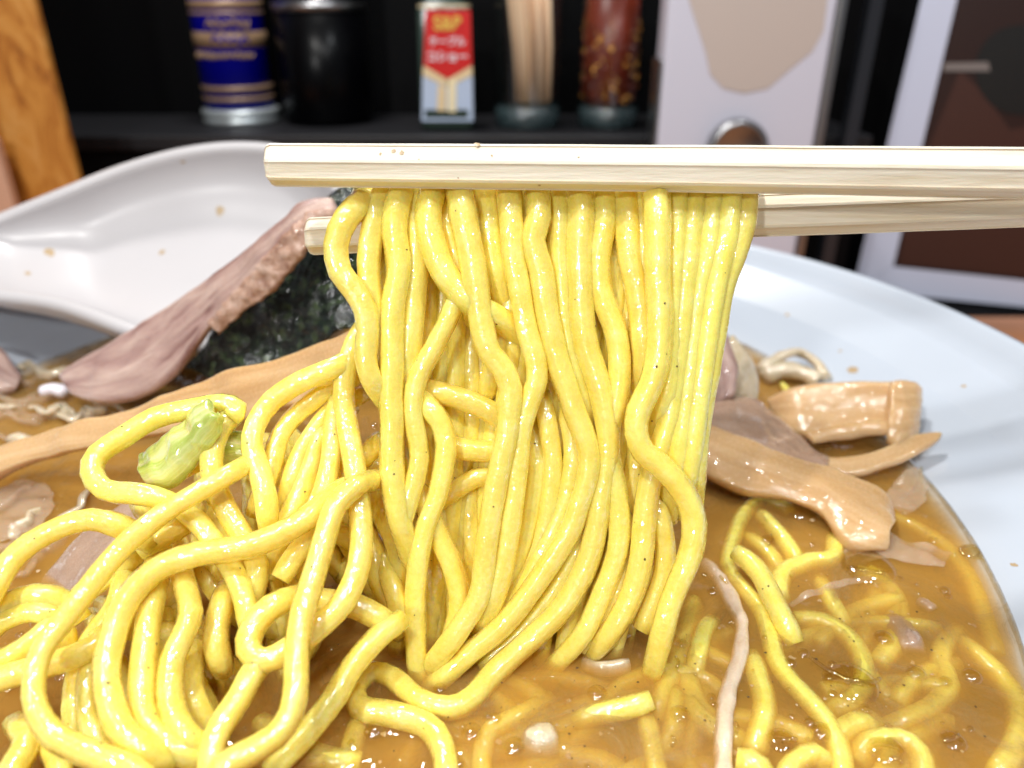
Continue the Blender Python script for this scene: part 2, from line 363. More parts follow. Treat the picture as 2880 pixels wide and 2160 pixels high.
# black jar with metal band
cx = bx(330, Y); R = 27
jar = empty('sauce_jar', U(cx, Y, SH)); tag(jar, 'black round jar with a bright metal band beside the blue tin', 'jar')
m_jar = plain('black_glaze', (0.001, 0.001, 0.0015), 0.28, Specular_IOR_Level=0.12)
lathe('body', cx, Y, [(R*0.9, SH+0.3), (R, SH+3), (R, zpx(12, Y-R)), (R-1, zpx(11.6, Y-R))], m_jar, jar, 56)
ring('metal_band', cx, Y, R+0.6, zpx(11, Y-R), zpx(1.5, Y-R), M['chrome'], jar)
lathe('lid', cx, Y, [(R, zpx(1.2, Y-R)), (R, 60), (R*0.6, 66)], m_jar, jar, 48)
# pepper bottle, rounded square
Yb = 470
xl, xr = bx(421.5, Yb), bx(473, Yb); cx = (xl+xr)/2; hw = (xr-xl)/2
bot = empty('pepper_bottle', U(cx, Yb+hw, SH)); tag(bot, 'small pepper bottle with red, gold and pale blue Japanese label', 'bottle')
m_bg = plain('bottle_glass', (0.03, 0.05, 0.04), 0.15)
def rsq(cx, cy, hw, z, c=3):
    pts = []
    for sx, sy, a0 in ((1, 1, 0), (-1, 1, 90), (-1, -1, 180), (1, -1, 270)):
        for k in range(5):
            a = math.radians(a0 + k*22.5); pts.append(U(cx + sx*(hw-c) + c*math.cos(a), cy + sy*(hw-c) + c*math.sin(a), z))
    return pts
secs = [(SH+0.3, hw-1.5), (SH+2, hw+.2), (SH+9, hw+0.4), (zpx(10, Yb), hw*0.965), (zpx(4, Yb), hw*0.9), (zpx(0, Yb), hw*0.62), (zpx(-25, Yb), hw*0.58)]
v = []; f = []
for z, h_ in secs: v += rsq(cx, Yb+hw, h_, z)
for j in range(len(secs)-1):
    for k in range(20): f.append((j*20+k, j*20+(k+1) % 20, (j+1)*20+(k+1) % 20, (j+1)*20+k))
f.append(tuple(range(20))[::-1]); f.append(tuple((len(secs)-1)*20+k for k in range(20)))
mesh('glass_body', v, f, m_bg, bot)
m_cap = plain('cap', (0.45, 0.36, 0.22), 0.4)
v2 = rsq(cx, Yb+hw, hw*0.95, zpx(9.6, Yb)) + rsq(cx, Yb+hw, hw*0.93, zpx(5, Yb)) + rsq(cx, Yb+hw, hw*0.80, zpx(3.2, Yb))
f2 = [(j*20+k, j*20+(k+1) % 20, (j+1)*20+(k+1) % 20, (j+1)*20+k) for j in range(2) for k in range(20)] + [tuple(range(20))[::-1], tuple(40+k for k in range(20))]
mesh('shoulder_cap', v2, f2, m_cap, bot)
Yf = Yb - 0.35
def lab(name, pts, mat, d=0.0):   # label piece, traced in 1024 columns/rows
    poly = [PY(x*K, y*K, Yf - d) for x, y in pts]
    return prism(name, poly, Vector((0, 0.45*S, 0)), mat, bot)
lab('red_label', [(425.5, 10), (470.5, 10), (472, 65), (447.5, 79), (423.5, 65)], M['red'], 0.0)
lab('gold_stripe', [(423.5, 65.5), (447, 79.5), (447, 87), (422.5, 75)], M['cream'], 0.3)
lab('gold_stripe', [(472, 65.5), (448, 79.5), (448, 87), (472.3, 75)], M['cream'], 0.3)
lab('blue_label', [(422.5, 75.5), (447.5, 87.5), (472.3, 75.5), (473, 121), (421.8, 121)], M['paleblue'], 0.0)
lab('gold_figure', [(438, 84), (446, 88), (446, 111), (437, 111)], M['cream'], 0.6)
lab('gold_figure', [(448, 80), (456, 78), (456, 112), (448, 112)], plain('light_cream_print', (0.9, 0.78, 0.5), .5), 0.6)
def text(body, px, py, wpx, mat, par, Yt, bold=0.0):
    c = bpy.data.curves.new('lettering', 'FONT'); c.body = body; c.align_x = 'CENTER'; c.align_y = 'CENTER'; c.size = 1; c.extrude = 0.01; c.offset = bold
    tmp = bpy.data.objects.new('lettering', c); COL.objects.link(tmp); bpy.context.view_layer.update()
    dg = bpy.context.evaluated_depsgraph_get(); me = bpy.data.meshes.new_from_object(tmp.evaluated_get(dg))
    bpy.data.objects.remove(tmp)
    xs = [q.co.x for q in me.vertices]; ys = [q.co.y for q in me.vertices]
    wid = (max(xs)-min(xs)) or 1; wu = (PY((px+wpx)*K, py*K, Yt) - PY(px*K, py*K, Yt)).length; s_ = wu/wid
    ctr = PY(px*K, py*K, Yt); ox = (max(xs)+min(xs))/2; oy = (max(ys)+min(ys))/2
    for q in me.vertices: q.co = Vector((ctr.x + (q.co.x-ox)*s_, ctr.y - q.co.z*s_, ctr.z + (q.co.y-oy)*s_))
    me.materials.clear(); me.materials.append(mat)
    o = bpy.data.objects.new('lettering', me); COL.objects.link(o); o.parent = par; o.matrix_parent_inverse = par.matrix_world.inverted(); return o
text('S&B', 448, 23, 29, M['goldy'], bot, Yf-0.5, 0.04)
text('テーブル', 447.5, 41, 36, M['whiteprint'], bot, Yf-0.5, 0.03)
text('コショー', 447.5, 56.5, 40, M['whiteprint'], bot, Yf-0.5, 0.035)
# glass of toothpicks
Yg = 490
def glass_cup(cx, cy, r, par, ztop, rb=0.93):
    lathe('glass_wall', cx, cy, [(r*rb, SH+11), (r*rb, SH+12), (r, ztop)], M['glass'], par, 48, False)
    lathe('glass_inside', cx, cy, [(r*rb-2, SH+13), (r-2, ztop)], M['glass'], par, 48, False)
    lathe('glass_foot', cx, cy, [(r*rb-1.5, SH+0.3), (r*rb, SH+1.5), (r*rb, SH+10.8), (r*rb-2, SH+12.5)], m_foot, par, 48)
m_foot, nt_, b_ = new_mat('glass_foot'); setp(b_, Base_Color=(0.035, 0.055, 0.06, 1), Roughness=0.08, Coat_Weight=1.0)
bump(nt_, b_, noise_tex(nt_, 220, 4).outputs[0], 0.9, 0.003)
cx = bx(527, Yg); R = 21
tp = empty('toothpick_glass', U(cx, Yg, SH)); tag(tp, 'clear drinking glass that holds a bundle of toothpicks', 'glass')
glass_cup(cx, Yg, R, tp, 60)
rnd = random.Random(4)
for i in range(44):
    ax = rnd.uniform(-8.5, 11.5); ay = rnd.uniform(-11, 9); bxx = ax*1.15 - 2.0 + rnd.uniform(-1, 1)
    pts = [U(cx+2+ax, Yg+ay, SH+14+rnd.uniform(0, 1.5)), U(cx+2+(ax+bxx)/2, Yg+ay, SH+45), U(cx+bxx, Yg+ay*1.1, SH+78)]
    v, f = tube(pts, 1.35*S, i, 7, 0, 0)
    o = mesh('toothpick', v, f, M['tooth'] if i % 3 else M['toothdark'])
    tag(o, 'pale wooden toothpick standing in the clear glass bundle', 'toothpick', 'toothpicks standing in the glass')
# chili jar
cx = bx(607, Yg); R = 19.5
cj = empty('chili_jar', U(cx, Yg, SH)); tag(cj, 'clear glass jar of dried red chili flakes on shelf', 'jar')
glass_cup(cx, Yg, R, cj, 60)
v = []; f = []; vs = []; fs = []
for i in range(2600):
    a = rnd.uniform(0, 2*math.pi); rr = (R-3.2)*math.sqrt(rnd.uniform(0.45, 1)); z = SH+15+rnd.uniform(0, 62)
    if z > SH+62 + 8*math.sin(a): continue
    c = Vector((cx+rr*math.cos(a), Yg+rr*math.sin(a), z)); s_ = rnd.uniform(0.9, 2.0)
    seed_ = noise.noise(Vector((a*1.3, z*0.10, 3))) + rnd.uniform(-.25, .25) > 0.18
    L, Fc = (vs, fs) if seed_ else (v, f)
    k = len(L); 
    ds = [Vector((rnd.gauss(0, 1), rnd.gauss(0, 1), rnd.gauss(0, 1))).normalized()*s_ for _ in range(4)]
    L += [U(*(c+d)) for d in ds]; Fc += [(k, k+1, k+2), (k, k+2, k+3), (k, k+3, k+1), (k+1, k+3, k+2)]
lathe('chili_core', cx, Yg, [(R-4.5, SH+14), (R-4.5, SH+70)], M['chili'], cj)
ck = mesh('chili_flakes', v, f, M['chili'], cj, False); ck['kind'] = 'stuff'
ck = mesh('chili_seeds', vs, fs, M['chiliseed'], cj, False); ck['kind'] = 'stuff'

# ------------------------------------------------------------------ napkin dispenser
Yd = 425
def fr_(px, py, Yq=Yd): return PY(px*K, py*K, Yq)
disp = empty('napkin_dispenser', U(fr_(750, 100).x/S, Yd+30, TABLE)); tag(disp, 'tall white napkin dispenser with beige reflection and chrome knob', 'napkin dispenser')
xl = fr_(664, 60).x/S; xr = fr_(828, 60).x/S
zt = zpx(-90, Yd)
box('front_panel', (xl, Yd, TABLE+0.4), (xr, Yd+7, zt), M['white'], disp, 1.5)
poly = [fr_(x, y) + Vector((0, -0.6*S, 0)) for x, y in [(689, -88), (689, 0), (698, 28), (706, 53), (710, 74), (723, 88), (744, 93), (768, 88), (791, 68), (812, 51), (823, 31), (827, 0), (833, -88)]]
prism('beige_reflection', poly, Vector((0, 0.9*S, 0)), M['reflect_beige'], disp)  # reflection on the front panel, built as a thin beige piece
box('case', (xl+0.5, Yd+8, TABLE+0.4), (xr-0.5, Yd+26, zt), M['white'], disp, 2)
box('side_rail', (xr+0.2, Yd-1, TABLE+0.4), (xr+5, Yd+25, zt), M['chrome'], disp, 1.2)
box('side_rail', (xl-1.6, Yd+1, TABLE+0.4), (xl-0.2, Yd+25, zpx(60, Yd)), M['chrome'], disp, 0.6)
c0 = fr_(735, 149); rk = (fr_(765, 149)-c0).length/S
v = []; f = []; n_ = 40
for j, (r_, d_) in enumerate(((rk, 0), (rk, -7), (rk-1.2, -8.5), (rk-3, -8.8), (rk-4, -8.0))):
    for i in range(n_):
        a = 2*math.pi*i/n_; v.append(c0 + Vector((r_*math.cos(a), d_, r_*math.sin(a)))*S)
for j in range(4):
    for i in range(n_): f.append((j*n_+i, j*n_+(i+1) % n_, (j+1)*n_+(i+1) % n_, (j+1)*n_+i))
f.append(tuple(4*n_+i for i in range(n_)))
mesh('chrome_knob', v, f, M['chrome'], disp)
# dark glossy frame standing to its right
fx0 = fr_(852, 60, 450).x/S
box_ = box('dark_folder', (fx0, 440, TABLE+0.4), (fx0+7, 449, zt), plain('dark_grey_edge', (0.02, 0.022, 0.028), 0.25)); tag(box_, 'dark grey menu folder standing beside the white dispenser', 'menu')
# ------------------------------------------------------------------ white bordered menu card
c1 = Vector((240.0, 497.0)); dr = Vector((49.0, -16.0)).normalized()
def onray(px, py):     # traced point on the card's upright plane
    u = (px-512)/FPX; v_ = (py-384)/FPX
    d = Vector((u, CT - v_*ST, -ST - v_*CT)); nn = Vector((dr.y, -dr.x))
    A = Vector((284.0, 484.0)); t = (A.x*nn.x + A.y*nn.y)/(d.x*nn.x + d.y*nn.y)
    return U(*(d*t))
nn3 = Vector((dr.y, -dr.x, 0)); nn3 = nn3 if nn3.y < 0 else -nn3
card = empty('menu_card', onray(937, 299)); tag(card, 'large dark menu card with white border standing on the counter', 'menu card')
def cardpiece(name, pts, mat, d0, th=0.5):
    poly = [onray(*p) + nn3*d0*S for p in pts]
    return prism(name, poly, nn3*th*S, mat, card)
bl = onray(858.5, 291); tl = onray(922, 0); ul = (tl - bl)
def lerp(a, b_, t): return (a[0]+(b_[0]-a[0])*t, a[1]+(b_[1]-a[1])*t)
TL, BL = (942, -90), (853, 290); BR = (1180, 322); TR = (1290, -90)
iTL, iBL, iBR = (978, -90), (893, 266.5), (1180, 297)
cardpiece('backing', [TL, BL, BR, TR], M['menu_dark'], -1.2, 1.0)
cardpiece('border_left', [TL, BL, iBL, iTL], M['menu_white'], 0, 0.5)
cardpiece('border_bottom', [(893.6, 266.6), (853.5, 290), BR, iBR], M['menu_white'], 0, 0.5)
def ell(cx, cy, rx, ry, n=24, rot=0): return [(cx+rx*math.cos(2*math.pi*i/n)*math.cos(rot)-ry*math.sin(2*math.pi*i/n)*math.sin(rot), cy+rx*math.cos(2*math.pi*i/n)*math.sin(rot)+ry*math.sin(2*math.pi*i/n)*math.cos(rot)) for i in range(n)]
cardpiece('brown_print', [(912, 188), (960, 70), (985, 95), (1010, 130), (1060, 120), (1180, 150), (1170, 290), (899, 264)], M['menu_brown'], -0.15, 0.3)
cardpiece('black_print', ell(1020, 70, 45, 45), M['menu_black'], 0.2, 0.15)
cardpiece('grey_print', [(944, 63), (988, 62), (990, 71), (943, 71)], M['menu_grey'], 0.4, 0.15)

# ------------------------------------------------------------------ bowl
secs = [ # z, cx, cy, a, b
 (-172, -35, 170, 30, 30), (-172, -35, 170, 62, 66), (-165, -35, 169, 85, 92), (-150, -35, 168, 108, 118), (-130, -35, 167, 127, 140),
 (-118, -35, 165, 137, 152), (-112, -34.5, 165.5, 141, 156), (-109, -33.3, 168, 151.5, 162), (-104.5, -31, 171.5, 161.5, 168), (-98.5, -28.5, 174.5, 169.5, 172.5), (-93.5, -27.2, 175.8, 173.2, 174.6),
 (-90, -27, 176, 174.5, 175), (-89.2, -27, 176, 176, 176.3), (-89.4, -27, 176, 177.4, 177.6), (-91, -27, 176, 178.3, 178.3),
 (-96, -28, 174, 173, 174), (-108, -32, 169, 156, 167), (-120, -35, 166, 143, 158), (-135, -35, 167, 130, 143), (-155, -35, 168, 110, 120), (-170, -35, 169, 85, 90), (-172, -35, 170, 60, 62), (-179.6, -35, 170, 58, 60), (-179.6, -35, 170, 10, 10)]
n_ = 160; v = []; f = []
for z, cx_, cy_, a_, b2_ in secs:
    for i in range(n_):
        t = 2*math.pi*i/n_; v.append(U(cx_ + a_*math.cos(t), cy_ + b2_*math.sin(t), z))
for j in range(len(secs)-1):
    for i in range(n_): f.append((j*n_+i, j*n_+(i+1) % n_, (j+1)*n_+(i+1) % n_, (j+1)*n_+i))
f.append(tuple(range(n_))[::-1]); f.append(tuple((len(secs)-1)*n_+i for i in range(n_)))
bowl = mesh('ramen_bowl', v, f, M['bowl']); recalc(bowl); tag(bowl, 'wide white ceramic ramen bowl full of brown broth', 'bowl')

# ------------------------------------------------------------------ spoon
st = [((-330, 590), (-330, 640), 262, 250), ((-180, 545), (-180, 628), 262, 246), ((-60, 490), (-60, 628), 264, 240), ((0, 464), (0, 632), 266, 237), ((130, 410), (130, 652), 268, 234),
      ((260, 358), (280, 708), 270, 230), ((390, 322), (400, 745), 270, 230), ((510, 309), (520, 756), 270, 232), ((620, 322), (625, 735), 268, 236),
      ((710, 380), (705, 690), 264, 242), ((765, 455), (760, 620), 258, 248), ((785, 520), (785, 560), 255, 252)]
def interp(lst, t):
    x = t*(len(lst)-1); i = min(int(x), len(lst)-2); u = x-i
    g = lambda k: lst[max(0, min(len(lst)-1, k))]
    p0, p1, p2, p3 = g(i-1), g(i), g(i+1), g(i+2)
    return 0.5*((2*p1) + (p2-p0)*u + (2*p0-5*p1+4*p2-p3)*u*u + (-p0+3*p1-3*p2+p3)*u**3)
FR = [P(a[0], a[1], za) for a, b2, za, zb2 in st]; NR = [P(b2[0], b2[1], zb2) for a, b2, za, zb2 in st]
nu, nw = 70, 34; g0 = []
axis = (FR[6]-NR[6]); xax = Vector((1, 0, 0)); nrm = xax.cross(axis).normalized()
if nrm.z > 0: nrm = -nrm       # downwards and away: the belly of the spoon
for i in range(nu):
    t = i/(nu-1); F_ = interp(FR, t); N_ = interp(NR, t); wd = (F_-N_).length
    dep = min(21*S, wd*0.36)*(0.55 if t < 0.18 else min(1, 0.55 + (t-0.18)*2.2))
    if t > 0.9: dep *= max(0.1, (1-t)/0.1)**0.5
    for j in range(nw):
        u = j/(nw-1); a = (2*u-1); prof_ = (1-abs(a)**2.6)
        g0.append(F_ + (N_-F_)*(0.5-0.5*math.sin(math.pi/2*(1-2*u)) if True else u) + nrm*dep*prof_)
def slab_from_grid(name, g, nu, nw, thick, mat, parent=None, edge=True, nz=0, nscale=1, sub=0, edgew=0.06):
    """two-sided sheet with rounded edges from a grid of points (row major nu x nw); thick in units"""
    top = []; bot_ = []
    for i in range(nu):
        for j in range(nw):
            a = g[min(nu-1, i+1)*nw+j] - g[max(0, i-1)*nw+j]; b2 = g[i*nw+min(nw-1, j+1)] - g[i*nw+max(0, j-1)]
            n3 = a.cross(b2); n3 = n3.normalized() if n3.length > 1e-12 else Vector((0, 0, 1))
            e = min(i, nu-1-i)/(nu*0.03+1), min(j, nw-1-j)/(nw*edgew+1)
            k_ = min(1, e[0])*min(1, e[1]) if edge else 1
            h = thick/2*S*(math.sqrt(max(0, 1-(1-k_)**2))*0.94+0.06)
            p = g[i*nw+j]; q = p
            if nz: q = p + n3*nz*S*noise.noise(p*(nscale/S)) + Vector((nz*S*0.6*noise.noise(p*(nscale*1.7/S)), 0, nz*S*0.6*noise.noise(p*(nscale*1.7/S)+Vector((7, 7, 7)))))
            top.append(q+n3*h); bot_.append(q-n3*h)
    v = top+bot_; o_ = nu*nw; f = []
    for i in range(nu-1):
        for j in range(nw-1):
            a = i*nw+j; f.append((a, a+1, a+nw+1, a+nw)); f.append((o_+a, o_+a+nw, o_+a+nw+1, o_+a+1))
    for i in range(nu-1):
        a = i*nw; f.append((a, a+nw, o_+a+nw, o_+a)); a = i*nw+nw-1; f.append((a+nw, a, o_+a, o_+a+nw))
    for j in range(nw-1):
        a = j; f.append((a+1, a, o_+a, o_+a+1)); a = (nu-1)*nw+j; f.append((a, a+1, o_+a+1, o_+a))
    o = mesh(name, v, f, mat, parent)
    Lm = sum((g[(i+1)*nw+nw//2]-g[i*nw+nw//2]).length for i in range(nu-1)); Wm = sum((g[nu//2*nw+j+1]-g[nu//2*nw+j]).length for j in range(nw-1))
    uvl = o.data.uv_layers.new(name='UVMap'); lp = o.data.loops
    for k2 in range(len(lp)):
        q = lp[k2].vertex_index; bk = q >= nu*nw; q -= nu*nw if bk else 0
        uvl.data[k2].uv = (q//nw/(nu-1)*Lm, (q % nw)/(nw-1)*Wm + (0.013 if bk else 0))
    recalc(o)
    if sub: md = o.modifiers.new('sub', 'SUBSURF'); md.levels = sub; md.render_levels = sub
    return o
spoon = slab_from_grid('soup_spoon', g0, nu, nw, 4.6, M['spoon'], edge=False, sub=1)
tag(spoon, 'large white ceramic soup spoon resting inside the bowl', 'spoon')

def stain_on(o, spots, label):
    dg = bpy.context.evaluated_depsgraph_get(); bpy.context.view_layer.update(); t = BVHTree.FromObject(o, bpy.context.evaluated_depsgraph_get())
    for x, y, r_ in spots:
        c = co.location; d = (P(x, y, 100) - c).normalized(); loc, n3, _, _ = t.ray_cast(c, d)
        if loc is None: continue
        if n3.dot(d) > 0: n3 = -n3
        t1 = n3.orthogonal().normalized(); t2 = n3.cross(t1); v = [loc + n3*0.16*S]
        rr = random.Random(int(x)); v += [loc + (t1*math.cos(a*0.63) + t2*math.sin(a*0.63))*r_*S*rr.uniform(.6, 1.3) + n3*0.06*S for a in range(10)]
        mesh('broth_splash', v, [(0, 1+k, 1+(k+1) % 10) for k in range(10)], M['stain'], o)
stain_on(spoon, [(107, 545, 2.0), (478, 455, 1.8), (350, 545, 1.0), (395, 350, 0.7), (60, 590, 1.0)], '')
stain_on(bowl, [(1840, 800, 1.7), (1815, 758, 0.6), (2082, 834, 0.7), (1700, 680, 0.9), (2190, 1220, 0.7)], '')
# ------------------------------------------------------------------ chopsticks
def stick(stations, angs, label, seed, twist=0):
    """stations: (Fx, Fy centre, zc, half height in px of 1024) ; faceted section"""
    v = []; f = []; rings = []
    pts = [(P(x, y, z), h*z/FPX*S) for x, y, z, h in stations]
    n = 60; cr = catmull([p for p, _ in pts], 1e9) if False else None
    allp = []
    for i in range(len(pts)-1):
        for k in range(12):
            t = k/12; allp.append((pts[i][0].lerp(pts[i+1][0], t), pts[i][1]*(1-t)+pts[i+1][1]*t))
    allp.append(pts[-1])
    d = (allp[-1][0]-allp[0][0]).normalized()
    view = Vector((0, -CT, ST)); upv = Vector((0, ST, CT))
    m = []
    c0_, h0 = allp[0]; m.append((c0_ - d*0.15*S, h0*0.80)); m.append((c0_+d*0.25*S, h0*0.93)); m.append((c0_+d*0.9*S, h0)); m += allp[1:]
    segs = 0
    for i, (c, h) in enumerate(m):
        for ai, (a, rr) in enumerate(angs):
            for da in (-4, 4):
                th = math.radians(a+da)
                wv = 1+0.018*noise.noise(Vector((i*0.35, ai*3.1, seed)))
                v.append(c + (view*math.cos(th) + upv*math.sin(th))*h*rr*wv)
    nn_ = len(angs)*2
    for i in range(len(m)-1):
        for k in range(nn_): f.append((i*nn_+k, i*nn_+(k+1) % nn_, (i+1)*nn_+(k+1) % nn_, (i+1)*nn_+k))
    f.append(tuple(range(nn_))[::-1]); f.append(tuple((len(m)-1)*nn_+k for k in range(nn_)))
    o = mesh('chopstick', v, f, M['stick'], smooth=False); recalc(o); tag(o, label, 'chopstick', 'wooden chopsticks lifting the noodles')
    return o
angs1 = [(112, 1.04), (42, 1.05), (-6, 1.02), (-52, 1.08), (-98, 1.0), (180, 1.0)]
stick([(583, 355, 139, 21.5), (1475, 363, 139, 23.5), (2212, 373, 138, 26), (2700, 380, 137, 28)], angs1, 'upper pale wooden chopstick pressing down on the noodles', 1)
stain_on(bpy.data.objects['chopstick'], [(822, 332, .28), (850, 326, .5), (868, 330, .55), (1031, 313, .6), (905, 345, .2), (1165, 400, .3), (1250, 340, .2), (990, 384, .15), (1062, 336, .25)], '')
stick([(667, 511, 155, 18.5), (1200, 484, 154, 19.5), (1640, 466, 153, 21), (2212, 444, 152, 21.5), (2700, 425, 151, 22)], [(118, 1.04), (55, 1.05), (12, 1.02), (-40, 1.06), (-95, 1.0), (180, 1.0)], 'lower pale wooden chopstick carrying the hanging noodles', 2)

# ------------------------------------------------------------------ noodles
RAD = 1.95
cnt = [0]
ALLN = []; CENT = []
def heapz(fy): return 150 - max(0, fy/K-400)*0.087
def noodle(pts, L=0, mode='c', r=RAD, label=None, group=None, h=None, wob=0.07, step=2.0, swell=0):
    """pts: (Fx, Fy[, dL]); mode c = curtain, p = heap, s = lying at broth level, L = height above it"""
    seed = cnt[0]; cnt[0] += 1; out = []
    for q in pts:
        x, y = q[0], q[1]; dl = q[2] if len(q) > 2 else 0
        if mode == 'c': z = 143+L+dl
        elif mode == 'p': z = heapz(y)+L+dl
        else: z = zs(y, L+dl)
        if h is not None: z = min(z, zs(y, h))
        out.append(P(x, y, z))
    r = r*random.Random(seed*7+3).uniform(0.93, 1.08)
    cr = catmull(out, step*S)
    if mode != 'c' or h is not None or L < 5: CENT.extend(cr)
    v, f = tube(cr, r*S, seed, 12, 0.3, wob, swell=swell)
    o = mesh('noodle', v, f, M['noodle']); tag(o, label or 'yellow wheat noodle strand tangled deep behind the front strands', 'noodle', group)
    ALLN.append(o); return o
G1 = 'noodles hanging from the chopsticks'; G2 = 'noodles heaped left of the hanging strands'; G3 = 'noodles lying in the broth'
def hang(pts, L, label, **kw):     # continue the strand over the lower chopstick
    x0, y0 = pts[0][0], pts[0][1]
    if pts[-1][1] > 1330 and 'h' not in kw:      # the strand goes on under the broth
        (xa, ya), (xb, yb) = pts[-2][:2], pts[-1][:2]
        pts = list(pts[:-1]) + [(xb, yb, 3.0), (xb+(xb-xa)*0.5, yb+(yb-ya)*0.4, 8.0)]
    elif 'h' not in kw and len(pts) > 4:      # the strand goes behind its neighbours
        q = list(pts[-1]); p2 = list(pts[-2]); pts = list(pts[:-2]) + [(p2[0], p2[1], (p2[2] if len(p2) > 2 else 0)+2.5), (q[0], q[1], (q[2] if len(q) > 2 else 0)+7)]
    pts = [(x0+2, y0-12, 13), (x0+1, y0-10, 7)] + [(x0, y0, 2.0)] + list(pts[1:])
    return noodle(pts, L, 'c', label=label, group=G1, swell=0.32, **kw)
hang([(782, 440), (748, 472), (726, 530), (735, 588), (766, 628), (789, 670), (794, 720), (790, 770), (800, 815), (824, 855), (850, 890)], -1.5, 'wavy noodle at left end of the curtain over the lower chopstick tip')
hang([(838, 408), (816, 450), (801, 520), (797, 590), (803, 660), (813, 740), (822, 800), (835, 860)], 1.0, 'straight noodle just right of the leftmost wavy strand')
hang([(868, 408), (856, 450), (853, 500), (862, 580), (851, 650), (847, 720), (847, 786), (844, 853), (847, 920), (845, 986), (850, 1053), (862, 1120), (880, 1180), (893, 1230)], -0.5, 'long straight noodle that passes left of the cut noodle end')
hang([(893, 408), (901, 470), (901, 560), (895, 640), (888, 720), (880, 790), (875, 850), (870, 910)], 2.0, 'noodle partly hidden behind the pale diagonal crossing strand')
noodle([(1015, 590, 6), (1002, 618, 3), (984, 650), (964, 698), (937, 753), (912, 795), (897, 838), (893, 886), (900, 936), (907, 986), (898, 1036), (882, 1085), (866, 1146)], 0.2, label='diagonal noodle whose square cut end shows below', group=G1)
hang([(938, 408), (926, 450), (928, 500), (946, 560), (970, 605), (1000, 640), (1040, 668), (1085, 692, 2), (1120, 735, 3), (1140, 800, 6)], -0.8, 'noodle curving right and passing behind its neighbour near the top')
hang([(968, 408), (966, 470), (980, 540), (1000, 600), (1020, 660), (1030, 720)], 2.5, 'short visible noodle squeezed between two curved strands at top')
hang([(992, 408), (998, 440), (1004, 483), (1014, 533), (1024, 586), (1034, 653), (1044, 715), (1058, 760), (1086, 795), (1103, 840), (1100, 886), (1096, 936), (1087, 980), (1077, 1025), (1066, 1086), (1054, 1156), (1047, 1223), (1036, 1290), (1004, 1342), (970, 1390), (935, 1435)], -1.5, 'long noodle that kinks right, then sweeps down left into broth')
hang([(1042, 408), (1058, 470), (1063, 530), (1075, 600), (1090, 660), (1100, 720)], 2.5, 'shaded noodle near the top centre behind a bright strand')
noodle([(1120, 620, 3), (1104, 660), (1088, 705), (1078, 745), (1062, 800), (1050, 860, 3)], 4, label='short leftward noodle glimpsed behind the kinked long strand', group=G1)
hang([(1098, 408), (1103, 470), (1110, 560), (1127, 650), (1140, 720), (1157, 772), (1160, 822), (1144, 870), (1128, 920), (1121, 986), (1114, 1053), (1104, 1123), (1087, 1223), (1068, 1290), (1040, 1345)], -0.6, 'central noodle bowed right at mid height and narrowing below')
hang([(1160, 408), (1163, 470), (1150, 520), (1168, 586), (1177, 653), (1190, 720), (1206, 786), (1224, 836), (1247, 903), (1266, 953), (1273, 1003), (1262, 1053), (1247, 1103), (1230, 1150), (1202, 1195), (1154, 1266), (1087, 1350), (1020, 1406), (954, 1466), (905, 1500)], -1.0, 'bright long noodle that sweeps far left into the broth')
hang([(1128, 408), (1140, 470), (1160, 560), (1175, 640), (1180, 720), (1190, 800), (1200, 880)], 2.5, 'noodle half covered beneath the bright sweeping strand')
hang([(1205, 408), (1210, 480), (1210, 560), (1218, 640), (1226, 720), (1240, 790), (1256, 850), (1275, 920), (1290, 990)], 1.5, 'slim straight noodle between the two long sweeping strands')
hang([(1252, 408), (1256, 467), (1252, 530), (1254, 600), (1257, 686), (1267, 753), (1284, 803), (1303, 870), (1313, 936), (1310, 1003), (1300, 1053), (1287, 1140), (1268, 1216), (1220, 1306), (1154, 1373), (1070, 1450), (1020, 1508), (970, 1530), (904, 1512), (850, 1466), (806, 1452), (770, 1482), (778, 1528), (854, 1545), (920, 1566), (954, 1610), (967, 1690)], -0.2, 'long noodle ending in a hairpin loop on the broth surface', h=0.6)
hang([(1304, 408), (1303, 483), (1291, 560), (1298, 636), (1324, 700), (1337, 770), (1335, 850), (1319, 910), (1316, 980), (1328, 1040), (1337, 1123), (1333, 1190), (1304, 1273), (1262, 1366), (1205, 1430)], 0.4, 'noodle with gentle right bulge right of the centre strands')
hang([(1350, 408), (1355, 480), (1363, 560), (1380, 640), (1386, 700), (1391, 760), (1388, 830), (1380, 900)], 1.2, 'noodle behind the upper stretch of the boldly wavy strand')
hang([(1418, 408), (1420, 483), (1420, 586), (1424, 653), (1424, 720), (1419, 786), (1403, 836), (1380, 886), (1374, 936), (1390, 976), (1424, 1003), (1458, 1038), (1489, 1085), (1500, 1135), (1494, 1190), (1470, 1250), (1446, 1310), (1430, 1370), (1412, 1440)], -3.6, 'boldly wavy noodle swinging left then right at the right side')
hang([(1612, 408), (1606, 480), (1586, 550), (1561, 620), (1548, 700), (1535, 780), (1521, 860), (1510, 930), (1504, 1000), (1500, 1060), (1494, 1120)], 0.6, 'outermost right noodle of the hanging curtain')
hang([(1577, 408), (1570, 500), (1548, 600), (1532, 700), (1517, 800), (1504, 900), (1494, 980), (1484, 1050), (1470, 1110)], -0.6, 'second noodle in from the right edge of the curtain')
hang([(1541, 408), (1532, 520), (1513, 620), (1500, 720), (1488, 820), (1478, 900), (1465, 980), (1450, 1050), (1445, 1120)], 0.2, 'third noodle in from the right edge of the curtain')
hang([(1503, 408), (1491, 520), (1479, 620), (1470, 720), (1460, 820), (1448, 900), (1425, 970), (1402, 1050), (1392, 1120), (1385, 1200), (1366, 1280), (1330, 1350), (1290, 1400)], 0.2, 'fourth noodle from the right that sweeps down left')
